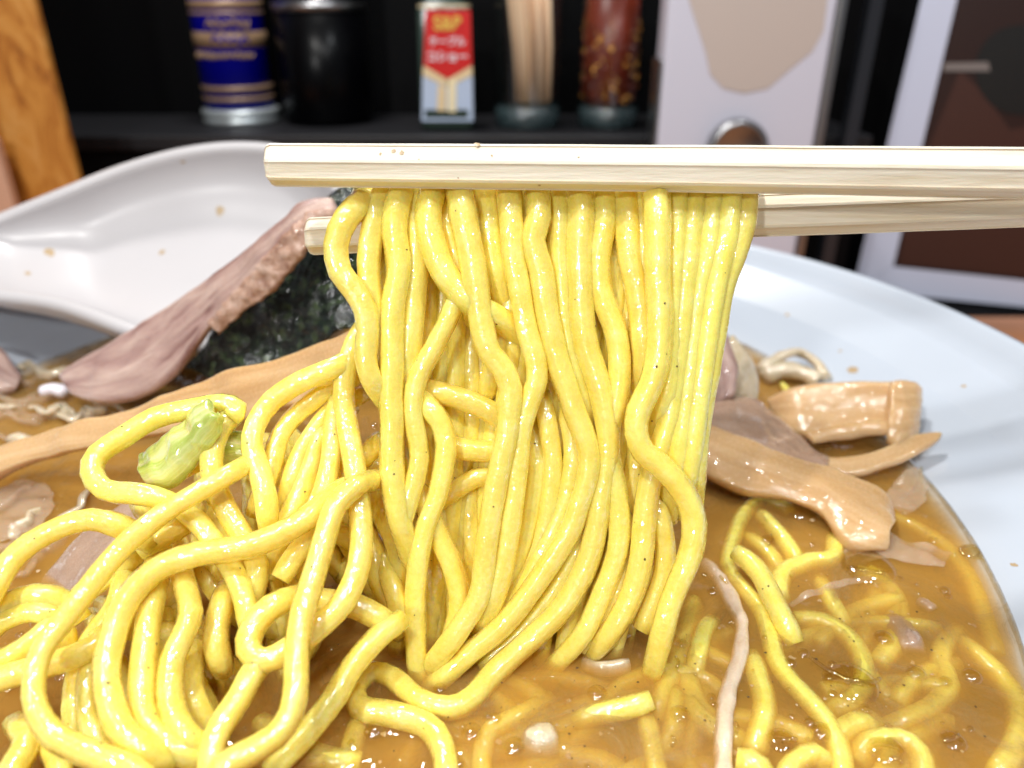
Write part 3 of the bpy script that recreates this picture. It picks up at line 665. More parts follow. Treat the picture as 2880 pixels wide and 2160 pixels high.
hang([(1462, 408), (1459, 520), (1452, 640), (1450, 760), (1440, 850), (1424, 920), (1412, 990)], 0.0, 'straight noodle immediately right of the boldly wavy strand')
hang([(1386, 408), (1388, 500), (1392, 600), (1400, 700), (1404, 760)], 1.6, 'short flat noodle immediately left of the boldly wavy strand')
noodle([(1395, 1050, 4), (1422, 1110), (1437, 1180), (1432, 1250), (1410, 1310), (1385, 1360)], 3, label='lower noodle curving left behind the foot of the wavy strand', group=G1)
noodle([(900, 832, 4), (935, 845), (987, 858), (1037, 876), (1075, 898), (1110, 935, 3)], 5, label='sloping noodle crossing the gap below the curved top strand', group=G1)
noodle([(930, 945, 4), (984, 966), (1027, 973), (1075, 973), (1120, 965, 3)], 5.5, label='short level noodle bridging the gap at mid height', group=G1)
noodle([(905, 850, 4), (928, 882), (951, 910), (964, 955), (960, 1005), (946, 1070), (922, 1130), (906, 1200), (898, 1280), (897, 1350), (900, 1410), (905, 1480)], 1.2, label='noodle arching right then dropping straight into the broth', group=G1)
noodle([(900, 1050, 3), (917, 1090), (946, 1155), (976, 1222), (992, 1290), (984, 1350), (965, 1410)], 3, label='noodle leaning right beside the straight dropping strand', group=G1)
noodle([(1110, 1010, 3), (1070, 1026), (1027, 1032), (977, 1062), (940, 1095, 2)], 7, label='dim noodle crossing low behind the central gap', group=G1)
noodle([(1170, 850, 2), (1185, 930), (1195, 1000), (1190, 1070), (1180, 1140), (1160, 1210), (1120, 1280), (1070, 1340)], 2.5, label='noodle bundled behind the long sweeping strand at centre', group=G1)
noodle([(1225, 880, 2), (1240, 980), (1225, 1080), (1195, 1150), (1165, 1210), (1120, 1290), (1060, 1370), (1000, 1420)], 2.0, label='noodle pressed along the left of the bright sweeping strand', group=G1)
noodle([(1150, 900, 3), (1160, 1000), (1150, 1090), (1130, 1170), (1100, 1250), (1075, 1310)], 4, label='inner noodle seen between the lower sweeping strands', group=G1)
noodle([(1290, 1000, 3), (1320, 1060), (1345, 1120), (1360, 1180), (1340, 1260), (1300, 1330), (1250, 1400)], 3.2, label='inner noodle behind the bulging strand, right of centre', group=G1)
noodle([(1270, 1080, 1), (1250, 1180), (1210, 1260), (1150, 1340), (1090, 1400), (1040, 1440)], 2.6, label='noodle running beneath the hairpin strand towards the broth', group=G1)

# heap on the left
def heap(pts, L, label, **kw): return noodle(pts, L, 'p', label=label, group=G2, **kw)
heap([(790, 700, 6), (765, 745, 2), (748, 795), (742, 860), (752, 930), (764, 1000), (772, 1070), (780, 1140), (775, 1220), (745, 1295), (700, 1345), (630, 1400), (572, 1428), (538, 1405), (545, 1357), (585, 1313), (637, 1292, 3), (700, 1298, 6), (770, 1310, 6), (845, 1350, 8)], -1, 'noodle dropping then looping left in a small open eye')
heap([(880, 1030, 14), (842, 1031, 13), (812, 1036, 7), (785, 1042, 2.5), (768, 1050, .5), (727, 1090), (702, 1160), (679, 1240), (654, 1323), (643, 1390), (640, 1473), (629, 1540), (593, 1592), (533, 1628), (480, 1660), (440, 1720)], -6, 'bright noodle arching over the small eye and down left')
heap([(620, 1405, 4), (580, 1425, 3), (548, 1450), (517, 1506), (474, 1573), (457, 1626), (452, 1700)], -1, 'noodle running down left from the small eye')
heap([(605, 955, 18), (575, 976, 14), (548, 994, 9), (522, 1009, 4), (497, 1023, 1), (433, 1060), (377, 1093), (333, 1124), (277, 1170), (233, 1218), (190, 1273), (133, 1346), (90, 1406), (73, 1473), (78, 1533), (117, 1590), (200, 1630), (280, 1662), (330, 1700)], -7, 'large bright noodle loop sweeping through the lower left corner', r=1.9)
heap([(498, 905), (512, 884), (478, 873), (400, 886), (333, 903), (267, 943), (213, 980), (199, 1020), (227, 1058), (283, 1066), (333, 1073), (385, 1095, 3), (430, 1130, 4), (467, 1180, 5), (507, 1240, 5), (530, 1300, 5), (542, 1370, 6)], -4, 'noodle forming the topmost left loop above the scallion')
heap([(512, 884), (500, 900), (477, 926), (460, 970), (458, 1020), (475, 1070, 3), (500, 1120, 4), (533, 1173, 5), (557, 1223, 5), (547, 1280, 6), (530, 1340, 8)], -3, 'noodle descending from the sharp corner over the green scallion')
heap([(760, 1040, 6), (700, 1085, 2), (663, 1120), (600, 1156), (533, 1180), (433, 1196), (360, 1218), (300, 1263), (260, 1323), (240, 1390), (230, 1440), (234, 1506), (258, 1573), (305, 1618), (370, 1650, 3)], -4.5, 'noodle arcing level across the heap then down')
heap([(345, 1225, 3), (333, 1280, 1), (321, 1340), (313, 1406), (307, 1473), (309, 1533), (336, 1585), (390, 1625), (450, 1640, 3)], -1.5, 'noodle hanging as middle rib under the level arc')
heap([(385, 1215, 4), (400, 1266, 1), (412, 1323), (394, 1375), (372, 1425), (367, 1490), (378, 1550), (412, 1598), (450, 1620, 3)], -1.5, 'wiggly noodle rib right of the middle rib')
heap([(500, 1260, 5), (482, 1295), (468, 1356), (470, 1406), (484, 1450, 4)], 4, 'short noodle stub beside the small open eye')
heap([(425, 1390, 5), (413, 1423, 2), (413, 1490), (433, 1540), (465, 1590, 3)], 4.5, 'shaded noodle tucked below the wiggly rib')
heap([(-50, 1330), (-20, 1285), (20, 1215), (67, 1173), (133, 1138), (200, 1121), (250, 1133), (288, 1150, 3), (330, 1180, 6)], -3, 'pale noodle arching out of the left frame edge')
heap([(-40, 1345), (0, 1313), (50, 1288), (100, 1284), (140, 1298, 2), (180, 1340, 4)], 2, 'upper of two thin arched noodles at left edge')
heap([(-40, 1385), (0, 1346), (50, 1325), (93, 1322), (130, 1345, 2), (150, 1400, 5)], 2.5, 'lower of two thin arched noodles at left edge')
heap([(-40, 1480), (0, 1466), (60, 1448), (130, 1428), (200, 1398), (243, 1358, 2), (270, 1300, 5)], 0.5, 'noodle crossing beneath the large loop at lower left')
heap([(-40, 1440), (20, 1420), (80, 1380), (130, 1330, 1), (180, 1280, 3), (240, 1240, 4), (300, 1200, 6)], 3, 'noodle rising right under the large loop')
heap([(770, 770, 4), (727, 792), (655, 822), (588, 866), (551, 920), (545, 972), (562, 1022), (574, 1080), (580, 1140, 3)], -2, 'thick noodle arching left from behind the curtain')
heap([(780, 810, 4), (717, 836), (650, 886), (607, 936), (587, 1003), (567, 1060), (548, 1110, 3)], 2, 'second arching noodle nested inside the thick arch')
heap([(790, 850, 4), (725, 880), (680, 930), (645, 990), (625, 1050), (610, 1110, 2)], 4, 'third arching noodle nested inside the thick arch')
heap([(745, 820, 3), (722, 900), (716, 980), (703, 1050), (687, 1106), (666, 1158), (634, 1206), (605, 1252)], 1.5, 'noodle with blunt round end above the small eye')
heap([(760, 880, 5), (700, 930), (672, 1000), (650, 1060), (620, 1130), (590, 1190), (570, 1250)], 4.5, 'shaded noodle behind the blunt ended strand')
heap([(870, 1335, 2), (812, 1380), (762, 1440), (727, 1500), (682, 1560), (632, 1615), (580, 1670)], 5, 'noodle slanting down left from the straight dropping strand')
heap([(820, 950, 4), (790, 985), (740, 1020), (700, 1060), (650, 1110)], 6, 'noodle crossing behind the eye forming strand')
heap([(300, 1085, 5), (330, 1130, 4), (345, 1180, 3), (330, 1240, 2), (290, 1300, 3), (260, 1380, 4)], 3, 'noodle under the crossing of the two left loops')
heap([(270, 1240, 3), (250, 1310, 2), (200, 1380, 3), (170, 1450, 3), (160, 1530, 4), (170, 1600, 4)], 4, 'inner noodle shaded inside the large lower left loop')
heap([(215, 1370, 3), (200, 1440), (190, 1510), (205, 1580), (240, 1630)], 3, 'inner noodle beside the level arc strand')
heap([(430, 1090, 4), (400, 1130), (350, 1160), (300, 1190)], 3, 'noodle stub lying below the topmost left loop')
heap([(330, 1050, 4), (400, 1010, 3), (450, 985, 3), (480, 960, 3)], 3.2, 'noodle lying alongside the pale green scallion')

# noodles lying in the broth
def lie(pts, L, label, **kw): return noodle(pts, L - (1.1 if L < 0.15 else 0), 's', label=label, group=G3, **kw)
lie([(775, 1560), (760, 1610), (744, 1660), (735, 1720)], -0.8, 'noodle leaving the bottom edge below the hairpin loop')
lie([(1190, 1512, -1.5), (1120, 1550), (1062, 1580), (1044, 1618), (1040, 1670), (1045, 1720)], -0.9, 'noodle surfacing right of the hairpin loop at bottom')
lie([(1408, 1512, 1.2), (1354, 1530), (1287, 1544, -1.2), (1240, 1560, -2.5)], 0.2, 'cut noodle end poking out of the broth, right of centre')
lie([(1395, 1550, -.5), (1404, 1595), (1415, 1650), (1430, 1720)], -0.6, 'noodle running to the bottom edge below the cut end')
lie([(1500, 1300, 0), (1480, 1370), (1462, 1440), (1432, 1500), (1415, 1560, -.8)], -1.2, 'pale sunken noodle right of the wavy strand foot')
lie([(1590, 1192, 4.0), (1635, 1230, 3.5), (1664, 1282, 2.2), (1690, 1335, 1.0), (1718, 1392, -1.5)], 0.6, 'bright blunt ended noodle standing out of the broth at right', r=1.9)
lie([(1710, 1112, -1), (1692, 1092), (1642, 1083), (1608, 1110), (1585, 1165), (1573, 1220), (1600, 1266), (1638, 1310), (1660, 1360), (1675, 1423), (1708, 1473), (1758, 1526), (1798, 1580), (1816, 1640), (1825, 1720)], 0.0, 'long noodle winding down the right side of the broth', r=1.85)
lie([(1805, 1160, -.6), (1797, 1206), (1745, 1214), (1694, 1238), (1683, 1275), (1690, 1310, -1.5)], 0.1, 'hooked noodle right of the bright blunt ended one')
lie([(1640, 1110, -1), (1660, 1130), (1692, 1166), (1714, 1198), (1730, 1240, -1.5)], 0, 'short noodle under the small arch on the right')
lie([(1610, 1160, -1), (1640, 1180), (1670, 1210), (1690, 1250, -1)], -0.6, 'dim short noodle within the small right arch')
lie([(1715, 1340), (1775, 1344), (1828, 1373), (1860, 1423), (1866, 1473), (1842, 1515), (1790, 1540, -1)], -0.5, 'crescent noodle curling on the broth at the right')
lie([(1770, 1255, -1.5), (1782, 1280), (1808, 1325), (1830, 1370, -1.5)], -0.5, 'short noodle dipping under the crescent noodle')
lie([(1625, 1420, -.8), (1636, 1460), (1652, 1523), (1640, 1590), (1620, 1640, -1)], -0.4, 'noodle bowing right beside the pale onion strip')
lie([(1540, 1345, -.8), (1522, 1365), (1506, 1423), (1495, 1480, -1.5)], 0.1, 'stubby noodle left of the pale onion strip')
lie([(2070, 1365, -1.2), (2040, 1395), (2032, 1440), (2050, 1485), (2010, 1532), (1942, 1565), (1890, 1590, -1.2)], -1.1, 'sunken noodle hooking left near the right wall')
lie([(2070, 1385, -1.2), (2108, 1416), (2168, 1476), (2202, 1540), (2194, 1606), (2150, 1680)], -0.8, 'sunken noodle curving along the right wall')
lie([(1790, 1610, -1), (1825, 1578), (1866, 1562), (1890, 1590, -1)], -0.3, 'small arched noodle near the bottom right')
lie([(1850, 1650, -1), (1878, 1608), (1940, 1597), (1985, 1628), (2000, 1700)], -0.3, 'arched noodle meeting the bottom edge at right')
lie([(1690, 1690), (1715, 1650), (1760, 1628), (1790, 1660, -1)], 0.0, 'noodle bend cut off by the bottom edge')
lie([(1900, 1240), (1890, 1290), (1872, 1345), (1860, 1400)], -2.0, 'faint noodle sunk deep in the broth at right')
lie([(1880, 1110), (1960, 1135), (2042, 1188), (2095, 1258), (2125, 1340), (2150, 1420)], -1.8, 'faint noodle following the edge of the broth')
lie([(1590, 1640), (1640, 1660), (1660, 1720)], 0.2, 'noodle tip at the bottom below the onion strip')
lie([(1180, 1610, -1), (1230, 1640), (1300, 1650), (1360, 1690)], -2.2, 'faint noodle deep under the broth at bottom centre')
lie([(1530, 1480), (1500, 1560), (1490, 1640), (1500, 1720)], -2.0, 'faint upright noodle sunk left of the onion strip')
lie([(30, 1560, 0), (60, 1600), (30, 1660), (0, 1720)], 5, 'pale noodle in the lower left corner')
lie([(100, 1600), (130, 1650), (120, 1720)], 3, 'short pale noodle beside the lower left corner')
lie([(560, 1560), (620, 1600), (700, 1640), (780, 1650)], -0.5, 'low noodle beneath the bright arching strand')

rnd = random.Random(77)
for i in range(40):
    x = rnd.uniform(1000, 2080) if i < 34 else rnd.uniform(560, 1000); y = rnd.uniform(1290, 1640) if x > 1480 else rnd.uniform(1480, 1640)
    a = rnd.uniform(0, 6.28); pts = []; tn = rnd.choice((-1, 1))*rnd.uniform(0.1, 0.38)
    for k in range(rnd.randint(5, 9)):
        pts.append((x, y, 0.5*math.sin(k*0.9+i))); a += tn + rnd.uniform(-0.15, 0.15); x += 46*math.cos(a); y += 34*math.sin(a)
        if x > 2090 or y < 1180 + max(0, 1500-x)*0.6: break
    if len(pts) > 3: noodle(pts, -2.3 - rnd.uniform(0, 0.9) - (1.1 if pts[0][0] < 1450 else 0), 's', label='blurred yellow noodle sunk beneath the cloudy broth surface', group='noodles sunk in the broth', step=3)

# deeper strands of the curtain and the heap that show in the gaps
rnd = random.Random(11)
GD = 'deep noodles behind the front strands'
for i in range(58):
    row = i % 2; x = 812 + (i//2)*27.5 + rnd.uniform(-6, 6); L = 3.9 + row*3.2 + rnd.uniform(0, 1.0)
    xt = min(x, 1600 - row*6); xb = 860 + (xt-812)*0.62 + rnd.uniform(-35, 35)
    xb = max(900, min(1400, xb))
    yb = 1400 + rnd.uniform(0, 60)
    if 880 < x < 1110: L += 3.5
    if x > 1480 and i % 3: continue
    pts = [(xt, 398, 8), (xt, 404, 3), (xt + rnd.uniform(-5, 5), 500)]
    n = 7
    for k in range(1, n+1):
        t = k/n; y = 500 + (yb-500)*t; xx = xt + (xb-xt)*(t**1.2) + rnd.uniform(-13, 13)
        xmax = 1590 - (y-500)*0.2 if y < 900 else 1495 - (y-900)*0.15
        pts.append((min(xx, xmax-25), y, t*3*rnd.uniform(.3, 1)))
    pts = [(a, b2, (c[0] if c else 0)) for a, b2, *c in pts]
    noodle(pts, L, 'c', label='yellow wheat noodle packed deep behind the front hanging strands', group=GD, step=3)
for i in range(46):
    x = rnd.uniform(190, 820); y = rnd.uniform(1000, 1560) if x < 520 else rnd.uniform(900, 1250)
    if x < 330 and y < 1180: continue
    a = rnd.choice((1, 1, 1, -1))*rnd.uniform(0.7, 1.7) + (0.3 if x < 500 else 0); pts = []
    L = 9 + rnd.uniform(0, 9)
    for k in range(6):
        pts.append((x, y, k*0.8 + (6, 2, 0, 0, 1, 4)[k])); a += rnd.uniform(-0.45, 0.45)
        x += 55*math.cos(a); y += 55*abs(math.sin(a))
        x = max(150, min(860, x))
        if y > 1640: break
    if len(pts) > 2: noodle(pts, L, 'p', label='yellow wheat noodle buried inside the heap under the loops', group='noodles buried in the heap', step=3)

# broth
v = []; f = []; nr, na = 190, 520
from mathutils.kdtree import KDTree
near = [c for c in CENT if abs(c.z/S + TABLE - SOUP) < 4.5]
kd = KDTree(len(near))
for i, c in enumerate(near): kd.insert((c.x, c.y, 0), i)
kd.balance()
v.append(U(-35, 165, SOUP))
def bz(x, y):
    _, _, d = kd.find((x*S, y*S, 0)); d = d/S
    return SOUP + 0.55*math.exp(-(max(0, d-1.6)/1.5)) + 0.28*noise.noise(Vector((x*0.05, y*0.05, 1))) + 0.18*noise.noise(Vector((x*0.16, y*0.16, 5)))
for j in range(1, nr+1):
    r_ = j/nr
    for i in range(na):
        t = 2*math.pi*i/na; x = -34.6 + 142.2*r_*math.cos(t); y = 165.4 + 157.2*r_*math.sin(t)
        z = bz(x, y) + (0.9*((r_-0.965)/0.035)**2 if r_ > 0.965 else 0)
        v.append(U(x, y, z))
for i in range(na): f.append((0, 1+i, 1+(i+1) % na))
for j in range(nr-1):
    for i in range(na): f.append((1+j*na+i, 1+(j+1)*na+i, 1+(j+1)*na+(i+1) % na, 1+j*na+(i+1) % na))
k = len(v)
for i in range(na):
    t = 2*math.pi*i/na; v.append(U(-35+131*math.cos(t), 166+144*math.sin(t), -126))
v.append(U(-35, 166, -126))
for i in range(na):
    o1 = 1+(nr-1)*na; f.append((o1+i, k+i, k+(i+1) % na, o1+(i+1) % na)); f.append((k+i, k+na, k+(i+1) % na))
broth = mesh('broth', v, f, M['broth']); recalc(broth); tag(broth, 'cloudy golden brown ramen broth filling the white bowl', 'broth', kind='stuff')

# ------------------------------------------------------------------ solid ingredients
def grid2(up, lo, nu=40, nw=16, bulge=0.0):
    A = [P(*p) for p in up]; B = [P(*p) for p in lo]; g = []
    for i in range(nu):
        t = i/(nu-1); a = interp(A, t); b2 = interp(B, t)
        for j in range(nw):
            u = j/(nw-1); p = a.lerp(b2, u); p = p + Vector((0, -CT, ST))*bulge*S*math.sin(math.pi*u)
            g.append(p)
    return g, nu, nw
def slab(name, up, lo, thick, mat, label=None, cat=None, nu=40, nw=16, bulge=0, nz=0.6, nscale=0.12, parent=None, group=None):
    g, a, b2 = grid2(up, lo, nu, nw, bulge)
    o = slab_from_grid(name, g, a, b2, thick, mat, parent, True, nz, nscale)
    if label: tag(o, label, cat, group)
    return o
# pork slice, left
pk = empty('pork_slice', P(230, 850, 236)); tag(pk, 'pinkish roast pork slice leaning up against the white spoon', 'pork slice')
slab('meat', [(128, 815, 232), (185, 775, 230), (270, 722, 226), (360, 665, 222), (440, 612, 217), (510, 560, 212), (575, 510, 207), (628, 466, 202), (662, 434, 200), (720, 430, 200)],
     [(160, 852, 226), (215, 872, 222), (300, 862, 219), (375, 818, 217), (425, 755, 215), (468, 700, 213), (520, 652, 210), (580, 604, 205), (650, 540, 200), (745, 480, 199)], 3.2, M['meat'], nu=80, nw=30, bulge=0.8, nz=0.55, nscale=0.13, parent=pk)
slab('browned_edge', [(450, 700, 211.5), (500, 640, 208), (545, 588, 204.5), (590, 540, 201), (630, 494, 198.5), (668, 462, 197.5), (720, 452, 198)],
     [(474, 722, 212), (530, 672, 208.5), (590, 632, 204), (624, 592, 201), (658, 552, 198), (695, 500, 197), (745, 476, 198)], 2.6, M['meat_edge'], nu=70, nw=18, bulge=0.6, nz=1.0, nscale=0.4, parent=pk)
# nori
slab('seaweed_sheet', [(395, 800, 230), (470, 690, 226), (560, 600, 222), (650, 500, 218), (740, 400, 214), (800, 398, 212), (870, 420, 210)],
     [(450, 815, 224), (560, 800, 221), (640, 775, 217), (720, 730, 213), (790, 690, 210), (840, 650, 208), (880, 620, 207)], 0.9, M['nori'],
     'wet black green seaweed sheet standing behind the pork slice', 'seaweed', nu=60, nw=40, nz=3.0, nscale=0.07)
# bamboo shoots
slab('bamboo_strip', [(-30, 1010, 196), (40, 960, 196), (150, 925, 194), (260, 895, 192), (370, 855, 190), (470, 810, 187), (590, 782, 184), (700, 745, 180), (820, 690, 176)],
     [(-30, 1050, 192), (60, 1005, 192), (180, 975, 190), (290, 955, 188), (400, 935, 186), (490, 920, 183), (580, 900, 180), (700, 870, 176), (820, 830, 172)], 4.5, M['menma'],
     'long tan bamboo shoot strip running behind the left noodle heap', 'bamboo shoot', nu=80, nw=24, bulge=0.8, nz=1.3, nscale=0.09)
def hs(x, y, h): return (x, y, zs(y, h))
bbk = empty('bamboo_block', P(*hs(1830, 900, 6))); tag(bbk, 'short squared bamboo shoot piece leaning on the right bowl wall', 'bamboo shoot')
slab('body', [hs(1655, 862, 6), hs(1720, 836, 11), hs(1800, 826, 13), hs(1880, 824, 14), hs(1950, 824, 14)],
     [hs(1690, 925, 1), hs(1745, 950, 2), hs(1800, 942, 3), hs(1870, 930, 4.5), hs(1935, 938, 5)], 3.6, M['menma'], nu=50, nw=24, bulge=-1.5, nz=0.35, nscale=0.1, parent=bbk)
slab('end_ridge', [hs(1922, 826, 14.6), hs(1945, 824, 14.8), hs(1968, 826, 14.2), hs(1984, 838, 12.2)],
     [hs(1915, 955, 5), hs(1935, 968, 4.5), hs(1958, 955, 5), hs(1972, 935, 5)], 3.4, M['menma'], nu=20, nw=40, bulge=0.4, nz=0.5, nscale=0.25, parent=bbk)
slab('lower_lip', [hs(1735, 938, 4), hs(1800, 924, 6), hs(1870, 914, 7), hs(1930, 916, 7)],
     [hs(1755, 958, 3), hs(1810, 952, 3.5), hs(1870, 942, 4.5), hs(1930, 942, 5)], 2.4, M['menma'], nu=30, nw=12, bulge=0.8, nz=0.5, nscale=0.15, parent=bbk)
slab('bamboo_sliver', [hs(1720, 985, 1), hs(1800, 990, 2), hs(1890, 975, 4), hs(1960, 945, 6), hs(2036, 936, 8)],
     [hs(1760, 1020, 0), hs(1850, 1030, 0.5), hs(1900, 1015, 2), hs(1970, 990, 4), hs(2030, 950, 7)], 2.4, M['menma'],
     'thin pointed bamboo shoot sliver below the squared piece', 'bamboo shoot', nu=40, nw=12, nz=0.4)
slab('bamboo_strip', [hs(1430, 870, 9), hs(1504, 918, 8), hs(1600, 950, 7.5), hs(1692, 990, 7), hs(1760, 1008, 6), hs(1836, 1030, 5), hs(1900, 1072, 3), hs(1912, 1120, 1)],
     [hs(1430, 975, 3), hs(1520, 1030, 3), hs(1602, 1068, 2.5), hs(1700, 1084, 2.5), hs(1775, 1118, 2), hs(1812, 1170, .8), hs(1855, 1194, 0), hs(1898, 1180, 0)], 4.6, M['menma'],
     'broad glossy bamboo shoot strip right of the hanging noodles', 'bamboo shoot', nu=80, nw=30, bulge=2.6, nz=0.8, nscale=0.10)
# pork, right, behind the curtain
slab('pork_slice', [hs(1480, 640, 24), hs(1540, 680, 24), hs(1580, 740, 20), hs(1592, 800, 14), hs(1585, 860, 8)],
     [hs(1400, 700, 22), hs(1430, 760, 20), hs(1450, 820, 14), hs(1470, 870, 9), hs(1480, 900, 4)], 5, M['meat'],
     'brown pork piece peeking out right of the hanging noodles', 'pork slice', nu=30, nw=18, nz=1.0)
slab('pork_fat', [hs(1575, 725, 19), hs(1610, 760, 16), hs(1632, 800, 11), hs(1636, 850, 5), hs(1620, 890, 1)],
     [hs(1560, 760, 17), hs(1575, 800, 13), hs(1580, 840, 8), hs(1575, 870, 4), hs(1570, 900, 1)], 4, M['fat'],
     'pale fat rind beside the brown pork piece at right', 'pork fat', nu=30, nw=10, nz=0.8)
slab('pork_slice', [hs(1510, 880, 7), hs(1580, 850, 7), hs(1650, 880, 5), hs(1720, 940, 3), hs(1800, 1000, 1)],
     [hs(1500, 940, 6), hs(1570, 960, 5), hs(1640, 990, 4), hs(1700, 1010, 2), hs(1780, 1040, 0)], 3, M['meat_pale'],
     'pale mauve pork flap lying above the broad bamboo strip', 'pork slice', nu=36, nw=14, nz=1.3, nscale=0.14)
slab('pork_slice', [(60, 1310, 168), (115, 1225, 170), (190, 1150, 172), (270, 1085, 174), (330, 1050, 176)],
     [(150, 1330, 160), (200, 1260, 163), (250, 1190, 166), (300, 1150, 169), (360, 1110, 172)], 3, M['meat_pale'],
     'pale mauve pork slice sunk under the left edge loops', 'pork slice', nu=36, nw=16, nz=1.0)
slab('pork_slice', [hs(-60, 740, 9), hs(0, 752, 8), hs(30, 790, 5), hs(50, 820, 2)], [hs(-60, 850, 2), hs(-20, 850, 2), hs(10, 850, 1), hs(30, 850, 0)], 5, M['meat'],
     'brown pork corner poking in at the left frame edge', 'pork slice', nu=24, nw=12, nz=1.0)
slab('pork_slice', [hs(390, 870, 4), hs(430, 820, 6), hs(480, 800, 6), hs(530, 790, 6)], [hs(400, 905, 0), hs(450, 870, 2), hs(500, 850, 3), hs(560, 840, 3)], 4, M['meat_edge'],
     'small brown pork scrap between seaweed and bamboo strip', 'pork slice', nu=24, nw=12, nz=1.5, nscale=0.2)
# scallion
slab('scallion', [(300, 988, 147), (345, 960, 146), (395, 920, 145), (428, 890, 144), (462, 872, 143)], [(330, 1048, 144.5), (385, 1045, 143.5), (435, 992, 142.5), (470, 948, 141.5), (492, 905, 141)], 2.0, M['scallion'],
     'translucent pale green scallion piece with a bright green tip', 'scallion', nu=60, nw=30, bulge=3, nz=1.1, nscale=0.24)
sca2 = slab('scallion', [(480, 940, 149), (510, 930, 149), (540, 935, 149), (560, 960, 149)], [(470, 1000, 148), (500, 1010, 148), (540, 1005, 147), (585, 990, 147)], 1.8, M['scallion'],
     'small yellow green scallion leaf between heap and thick arch', 'scallion', nu=24, nw=14, bulge=2, nz=0.8, nscale=0.2)
# onion and fat pieces
def ribbon(name, pts, r, flat, mat, label, cat, group=None):
    cr = catmull([P(*p) for p in pts], 1.2*S); v, f = tube(cr, r*S, len(pts)+int(pts[0][0]), 10, 0, 0.3, flat)
    o = mesh(name, v, f, mat); tag(o, label, cat, group); return o
ribbon('onion_strip', [hs(1520, 1220, -2.4), hs(1550, 1250, -1.4), hs(1585, 1306, -.9), hs(1602, 1360, -.8), hs(1595, 1423, -.7), hs(1574, 1490, -.9), hs(1562, 1573, -.6), hs(1560, 1700, -.6)], 1.5, 1.35, food('onion_flesh', [(0.3, (0.66, 0.50, 0.34)), (0.7, (0.80, 0.66, 0.52))], scale=400, sss=0.4, rough=(0.1, .3)), 'long pale onion strip sunk upright in the right broth', 'onion')
ribbon('fat_ring', [hs(1640, 800, 3), hs(1680, 772, 6), hs(1725, 762, 7), hs(1765, 785, 5), hs(1785, 820, 2)], 2.6, 0.6, M['fat'], 'cream fat ring against the bowl wall behind bamboo block', 'fat')
ribbon('fat_lump', [hs(1650, 815, 1.5), hs(1690, 800, 3), hs(1740, 808, 3), hs(1765, 822, 1.5)], 3.4, 0.8, M['fat'], 'cream fat lump lying inside the fat ring', 'fat')
ribbon('noodle', [hs(1690, 830, 1), hs(1706, 855, 1), hs(1705, 880, 0.5), hs(1690, 885, 0)], 1.2, 1, M['noodle'], 'tiny noodle bit beside the fat ring', 'noodle')
ribbon('onion_sliver', [hs(1260, 1435, -1.6), hs(1300, 1447, -1.1), hs(1360, 1440, -.9)], 1.1, 1.5, M['fat'], 'flat pale onion sliver floating near the noodle feet', 'onion')
ribbon('onion_sliver', [hs(1312, 1392, .2), hs(1340, 1382, .5), hs(1362, 1372, .9)], 0.35, 1, M['fat'], 'hair thin pale sliver floating above the flat sliver', 'onion')
ribbon('fat_lump', [hs(1140, 1600, -3.0), hs(1165, 1606, -2.6), hs(1195, 1608, -3.0)], 3.2, 1, M['fat'], 'round whitish fat lump just under the bottom broth', 'fat')
ribbon('fat_lump', [hs(1930, 1340, -2.2), hs(1955, 1375, -1.6), hs(1965, 1410, -1.9)], 2.4, 1.5, M['meat_pale'], 'ragged pinkish fat scrap in the right broth', 'fat')
ribbon('fat_lump', [hs(1985, 1300, -1.4), hs(2005, 1310, -1.1), hs(2015, 1320, -1.4)], 1.7, .8, M['meat_pale'], 'small pinkish fat scrap above the ragged one', 'fat')
# onion membranes floating
def film(up, lo, label, th=0.35): return slab('onion_film', up, lo, th, M['onion'], label, 'onion', nu=44, nw=22, nz=1.7, nscale=0.16)
film([hs(-20, 1060, .5), hs(40, 1035, .8), hs(100, 1050, .6), hs(120, 1090, .3)], [hs(-20, 1170, .3), hs(30, 1160, .5), hs(80, 1140, .5), hs(110, 1120, .3)], 'rounded translucent onion skin floating at left edge')
film([hs(1820, 1190, .5), hs(1880, 1140, .9), hs(1960, 1160, .8), hs(2060, 1190, .3)], [hs(1830, 1215, .4), hs(1900, 1205, .6), hs(1980, 1215, .5), hs(2040, 1225, .3)], 'translucent onion skin below the broad bamboo strip')
film([hs(1905, 1080, 0.6), hs(1940, 1030, 2.6), hs(1975, 1010, 4)], [hs(1950, 1110, .3), hs(1990, 1090, 1), hs(2010, 1050, 2)], 'shiny translucent onion skin at the right broth edge')
film([hs(1700, 1300, .3), hs(1760, 1270, .6), hs(1850, 1245, .6), hs(1910, 1235, .3)], [hs(1710, 1308, .3), hs(1770, 1282, .5), hs(1850, 1258, .5), hs(1905, 1245, .3)], 'narrow glassy onion shred crossing the right broth')
rnd = random.Random(31)
for i, (x, y, a) in enumerate([(-10, 870, .3), (40, 905, .1), (95, 870, -.3), (150, 895, .2), (215, 905, 0), (-10, 940, -.1), (70, 950, -.2), (250, 880, .3), (20, 1080, -.6), (60, 1130, -.9), (110, 1180, -1.0), (10, 1180, -.5), (165, 1090, -.8), (30, 1240, -.5)]):
    pts = [hs(x + 24*k*math.cos(a) + rnd.uniform(-9, 9), y + 24*k*math.sin(a)*.7 + rnd.uniform(-11, 11), 0.2 + rnd.uniform(-.5, 1.0)) for k in range(-2, 3)]
    ribbon('onion_shred', pts, rnd.uniform(1.1, 2.0), rnd.uniform(.4, .9), M['onion'] if i % 3 else M['fat'], 'limp onion shred in the tangle floating at the left edge', 'onion', 'onion shreds floating at the left edge')
rnd = random.Random(21)
